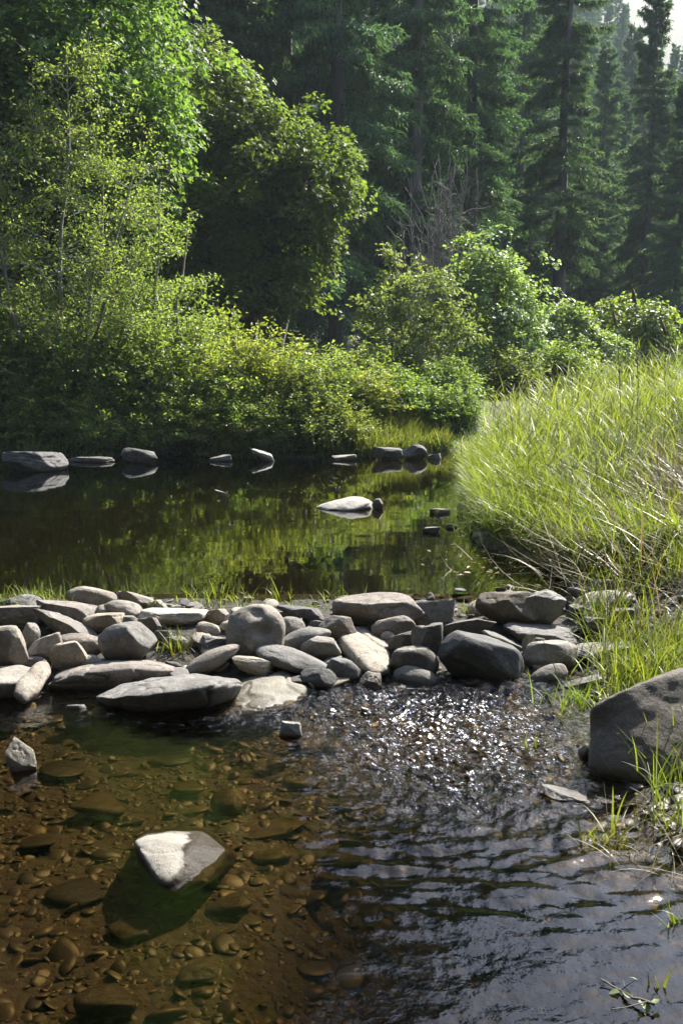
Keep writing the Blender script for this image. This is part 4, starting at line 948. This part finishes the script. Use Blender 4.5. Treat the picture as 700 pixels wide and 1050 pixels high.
# short grass on the near right bank
x, y = scatter(r, 48000, .9, 4.5, 2.6, 7.2, .03, lambda x, y: np.clip(.5 + 1.1 * vnoise(np.stack([x, y], 1), 25, 2, 2.2), .03, 1) * np.interp(y, [2.6, 3.3, 3.9, 4.3], [.25, .3, .6, 1]) * (1 - .8 * sstep(4.6, 5.0, y) * sstep(2.1, 1.6, x))); n = len(x)
V, Fa, T = blades(r, np.stack([x, y, g(x, y) - .01], 1), r.uniform(.08, .34, n), r.uniform(.004, .009, n), np.abs(r.normal(size=n)) * .35, np.abs(r.normal(size=n)) * .7 + .2, r.random(n), 4)
o = mesh_obj('grass', V, Fa, M['grass'], tint=T); o['kind'] = 'stuff'; o['label'] = 'short green grass at the foot of the right bank above the boulder'
n = 6500; x = r.uniform(-2.6, .95, n); y = dam_foot(x) + r.uniform(1.15, 1.62, n); kp = r.random(n) < np.interp(x, [-2, -.2, .3, .9], [.22, .15, -.05, .1]) + 1.3 * vnoise(np.stack([x, y * .5], 1), 35, 2, 2.6); x, y = x[kp], y[kp]; n = len(x)
V, Fa, T = blades(r, np.stack([x, y, g(x, y) - .01], 1), r.uniform(.05, .17, n), r.uniform(.003, .007, n), np.abs(r.normal(size=n)) * .55, np.abs(r.normal(size=n)) * .9 + .2, r.random(n), 4)
o = mesh_obj('grass', V, Fa, M['grass'], tint=T); o['kind'] = 'stuff'; o['label'] = 'short grass fringe between the dam stones and the upper pool'
# bright grass patch on the far shore
x = r.uniform(-.2, 2.0, 9000); y = far_shore(x) + r.uniform(-.02, 1.6, 9000); n = 9000
V, Fa, T = blades(r, np.stack([x, y, g(x, y)], 1), r.uniform(.2, .5, n), r.uniform(.008, .016, n), np.abs(r.normal(size=n)) * .3, np.abs(r.normal(size=n)) * .8 + .3, r.random(n), 4)
o = mesh_obj('grass', V, Fa, M['grass'], tint=T); o['kind'] = 'stuff'; o['label'] = 'low bright grass above the twin rocks on the far shore'
# undergrowth at the far waterline
n = 7000; x = r.uniform(-13, 3, n); y = far_shore(x) + np.abs(r.normal(size=n)) * .45 - .03; kp = r.random(n) < .5 + 1.2 * vnoise(np.stack([x, y], 1), 77, 2, 1.1); x, y = x[kp], y[kp]; n = len(x)
V, Fa, T = blades(r, np.stack([x, y, g(x, y)], 1), r.uniform(.12, .5, n), r.uniform(.012, .028, n), np.abs(r.normal(size=n)) * .5, np.abs(r.normal(size=n)) * .9 + .3, r.random(n), 4)
o = mesh_obj('undergrowth', V, Fa, M['bramble'], tint=T); o['kind'] = 'stuff'; o['label'] = 'dark weeds trailing along the far waterline'

# grass tufts one can count
def tuft(px, py, level, n, h, spread, label, lean=.3, seed=0, mat='grass', wid=.007):
    r = np.random.default_rng(300 + seed)
    if level is None:
        P_, gz_ = ground_hit(px, py); c = P_[np.argmax(P_[:, 2] <= gz_)]
    else: c = on_z(px, py, level)
    P = np.stack([r.normal(size=n) * spread, r.normal(size=n) * spread * .6, np.full(n, -.03)], 1)
    V, Fa, T = blades(r, P, h * r.uniform(.45, 1.15, n), wid * r.uniform(.7, 1.3, n), np.abs(r.normal(size=n)) * lean, np.abs(r.normal(size=n)) * .8 + .15, r.random(n), 5)
    o = mesh_obj('grass_tuft', V, Fa, M[mat], tint=T, loc=c); tag(o, label, 'grass tuft'); return o
TUFTS = [
 (180, 668, None, 70, .17, .05, 'grass tuft with straw growing in the middle of the left dam half'),
 (25, 612, None, 70, .16, .12, 'grass tuft behind the stones at the left end of the dam'),
 (60, 606, None, 45, .16, .08, 'thin grass tuft left of the speckled grey stone'),
 (112, 606, None, 55, .17, .07, 'grass tuft right behind the speckled grey stone'),
 (140, 606, None, 35, .15, .06, 'small grass tuft behind the pale angular stone'),
 (220, 612, None, 60, .19, .06, 'upright grass tuft on the dam left of the hollowed boulder'),
 (288, 618, None, 26, .22, .05, 'few long grass blades rising behind the hollowed boulder'),
 (310, 626, None, 55, .12, .07, 'trailing grass tuft on the dark flat stone right of the hollowed boulder'),
 (445, 634, None, 30, .14, .03, 'pale tuft between the large brown slab and the pale tan blocky stone'),
 (480, 628, None, 30, .16, .04, 'small grass tuft left of the large brown block'),
 (545, 700, None, 10, .16, .03, 'single broad-bladed sprig in front of the largest dark boulder'),
 (610, 640, None, 70, .26, .08, 'long-bladed grass tuft over the right end of the dam'),
 (640, 660, None, 120, .3, .12, 'thick grass tuft above the flat tan slab on the right'),
 (600, 722, 0.0, 90, .2, .09, 'grass tuft at the water edge left above the leaning boulder'),
 (650, 690, None, 120, .24, .12, 'grass tuft directly behind the leaning boulder'),
 (625, 862, 0.0, 42, .12, .035, 'little grass tuft in the water below the leaning boulder'),
 (632, 850, 0.0, 3, .3, .006, 'sparse tall upright blades in front of the leaning boulder'),
 (690, 850, 0.0, 80, .14, .06, 'grass tuft at the right edge below the leaning boulder'),
 (545, 765, 0.0, 9, .1, .015, 'thin grass sprig standing in the glittering riffle'),
 (698, 945, 0.0, 24, .1, .03, 'grass blades in the water at the lower right edge'),
 (668, 1012, 0.0, 7, .09, .02, 'small green sprig at the bottom right corner of the water'),
 (530, 470, UPZ, 60, .5, .15, 'drooping grass tuft at the tip of the right bank'),
 (505, 545, UPZ, 120, .35, .15, 'drooping grass tuft over the smooth grey rock at the pool edge'),
]
for i, (px, py, lv, n, h, sp_, label) in enumerate(TUFTS): tuft(px, py, lv, n, h, sp_, label, seed=i, lean=.12 if n < 10 else .4)
# dry straw tufts
for i, (px, py, lv, n, h, sp_, label) in enumerate([
 (195, 676, None, 60, .14, .07, 'dry straw litter round the dam grass tuft'), (545, 640, None, 35, .2, .05, 'dry roots and straw draped over the large brown block'),
 (660, 640, None, 90, .2, .12, 'dry straw heap behind the flat tan slab on the right'), (668, 870, 0.02, 70, .2, .1, 'dry straw washed up below the leaning boulder')]):
    t = tuft(px, py, lv, n, h, sp_, label, seed=50 + i, mat='straw', lean=1.1, wid=.004); t.name = 'straw_tuft'

# seed heads above the bank grass
for i, (px, py, Yv, label) in enumerate([(652, 292, 9.0, 'tallest seed head above the bank grass'), (632, 318, 9.5, 'twin seed head left of the tallest one'), (682, 328, 9.2, 'bent seed head near the right edge'), (520, 395, 12, 'drooping seed head at the left slope of the bank grass'), (470, 408, 13, 'leftmost thin seed stalk leaning over the pool')]):
    tip = at(px, py, Yv); bx = tip[0] + .1 * (i % 2) + .05; b0 = np.array([bx, Yv, g1(bx, Yv)]); r = np.random.default_rng(400 + i)
    root = empty('reed_stalk', b0, 0, label, 'reed')
    tp = tip - b0; P = bend(r, (0, 0, 0), tp * [1, 1, .9], 10, .03); end = tp
    V, Fa = tubes([(P, np.linspace(.005, .003, 10))], 5); mesh_obj('stalk', V, Fa, M['straw'], root, tint=np.full(len(V), .6))
    hp = bend(r, P[-1], end + np.array([-.04, 0, 0]), 8, .03); V, Fa = tubes([(hp, [.004, .011, .015, .016, .014, .011, .007, .002])], 7)
    V = V + r.normal(size=V.shape) * .0025; mesh_obj('seed_head', V, Fa, M['straw'], root, tint=r.random(len(V)))

# twig with leaves in the water, bottom right
r = np.random.default_rng(500); a = on_z(615, 1004, .012); b_ = on_z(672, 1030, .02)
root = empty('fallen_twig', a, 0, 'thin fallen twig with a few leaves floating in the bottom right corner', 'twig')
B = bend(r, (0, 0, 0), b_ - a, 10, .08); ps = [(B, np.linspace(.002, .004, 10))]
for q in (4, 6, 8): ps.append((bend(r, B[q], B[q] + r.normal(size=3) * [.04, .04, .01] + [0, 0, .02], 4, .1), np.linspace(.002, .001, 4)))
V, Fa = tubes(ps, 5); mesh_obj('stem', V, Fa, M['bark'], root)
pp = B[[4, 6, 7, 8, 9]]; V, Fa, T = leaves(pp, r.normal(size=(5, 3)) * [1, 1, .2], np.tile([0, 0, 1.], (5, 1)) + r.normal(size=(5, 3)) * .2, np.full(5, .032), np.full(5, .018), 'lance', r.random(5)); mesh_obj('leaves', V, Fa, M['lime'], root, tint=T)
# floating leaf litter near the right bank of the pool
r = np.random.default_rng(510); n = 90
px_ = r.normal(492, 26, n); py_ = r.uniform(520, 590, n); P = np.array([on_z(a, b, UPZ + .004) for a, b in zip(px_, py_)])
D = r.normal(size=(n, 3)) * [1, 1, 0.02]; N = np.tile([0, 0, 1.], (n, 1)) + r.normal(size=(n, 3)) * .05
L = r.uniform(.02, .07, n); V, Fa, T = leaves(P, D, N, L, L * r.uniform(.15, .6, n), 'lance', r.random(n))
o = mesh_obj('leaves', V, Fa, M['straw'], tint=T); o['kind'] = 'stuff'; o['label'] = 'pale leaf litter floating at the right edge of the pool'

# ------------------------------------------------------------------ haze
bm = bmesh.new(); bmesh.ops.create_cube(bm, size=1)
me = bpy.data.meshes.new('haze'); bm.to_mesh(me); bm.free(); hz = bpy.data.objects.new('haze', me); COL.objects.link(hz)
hz.scale = (900, 520, 175); hz.location = (0, 180, 84.5); hz['kind'] = 'stuff'
m, nt, out = mat_new('haze_air'); pv = nt.nodes.new('ShaderNodeVolumePrincipled')
pv.inputs['Color'].default_value = (.72, .86, .95, 1); pv.inputs['Density'].default_value = .00045; pv.inputs['Anisotropy'].default_value = .1
nt.links.new(pv.outputs[0], out.inputs['Volume']); me.materials.append(m)

# ------------------------------------------------------------------ light
AZ, EL = R(41), R(48)
w = bpy.data.worlds.new('World'); scene.world = w; w.use_nodes = True; nt = w.node_tree
bg = nt.nodes['Background']; sky = nt.nodes.new('ShaderNodeTexSky'); sky.sky_type = 'NISHITA'; sky.sun_disc = False
sky.sun_elevation = EL; sky.sun_rotation = AZ; sky.air_density = 1.0; sky.dust_density = 1.6
bg.inputs['Strength'].default_value = .125; nt.links.new(sky.outputs[0], bg.inputs['Color'])
sl = bpy.data.lights.new('sun', 'SUN'); sl.energy = 4.8; sl.angle = R(.53); sl.color = (1, .95, .86)
so = bpy.data.objects.new('sun', sl); COL.objects.link(so)
from mathutils import Vector
so.rotation_euler = Vector((-math.sin(AZ) * math.cos(EL), -math.cos(AZ) * math.cos(EL), -math.sin(EL))).to_track_quat('-Z', 'Y').to_euler()
so.location = (30, 90, 120)

vs = scene.view_settings; scene.display_settings.display_device = 'sRGB'
vs.view_transform = 'Standard'; vs.look = 'None'; vs.exposure = 1.85; vs.gamma = 1.0; vs.use_curve_mapping = False
scene.render.engine = 'CYCLES'; cy = scene.cycles
cy.use_denoising = True; cy.max_bounces = 10; cy.transparent_max_bounces = 12; cy.diffuse_bounces = 5; cy.glossy_bounces = 4; cy.transmission_bounces = 7; cy.volume_bounces = 0
cy.caustics_reflective = False; cy.caustics_refractive = False; cy.sample_clamp_indirect = 6.0
cy.use_adaptive_sampling = True; cy.adaptive_threshold = .012
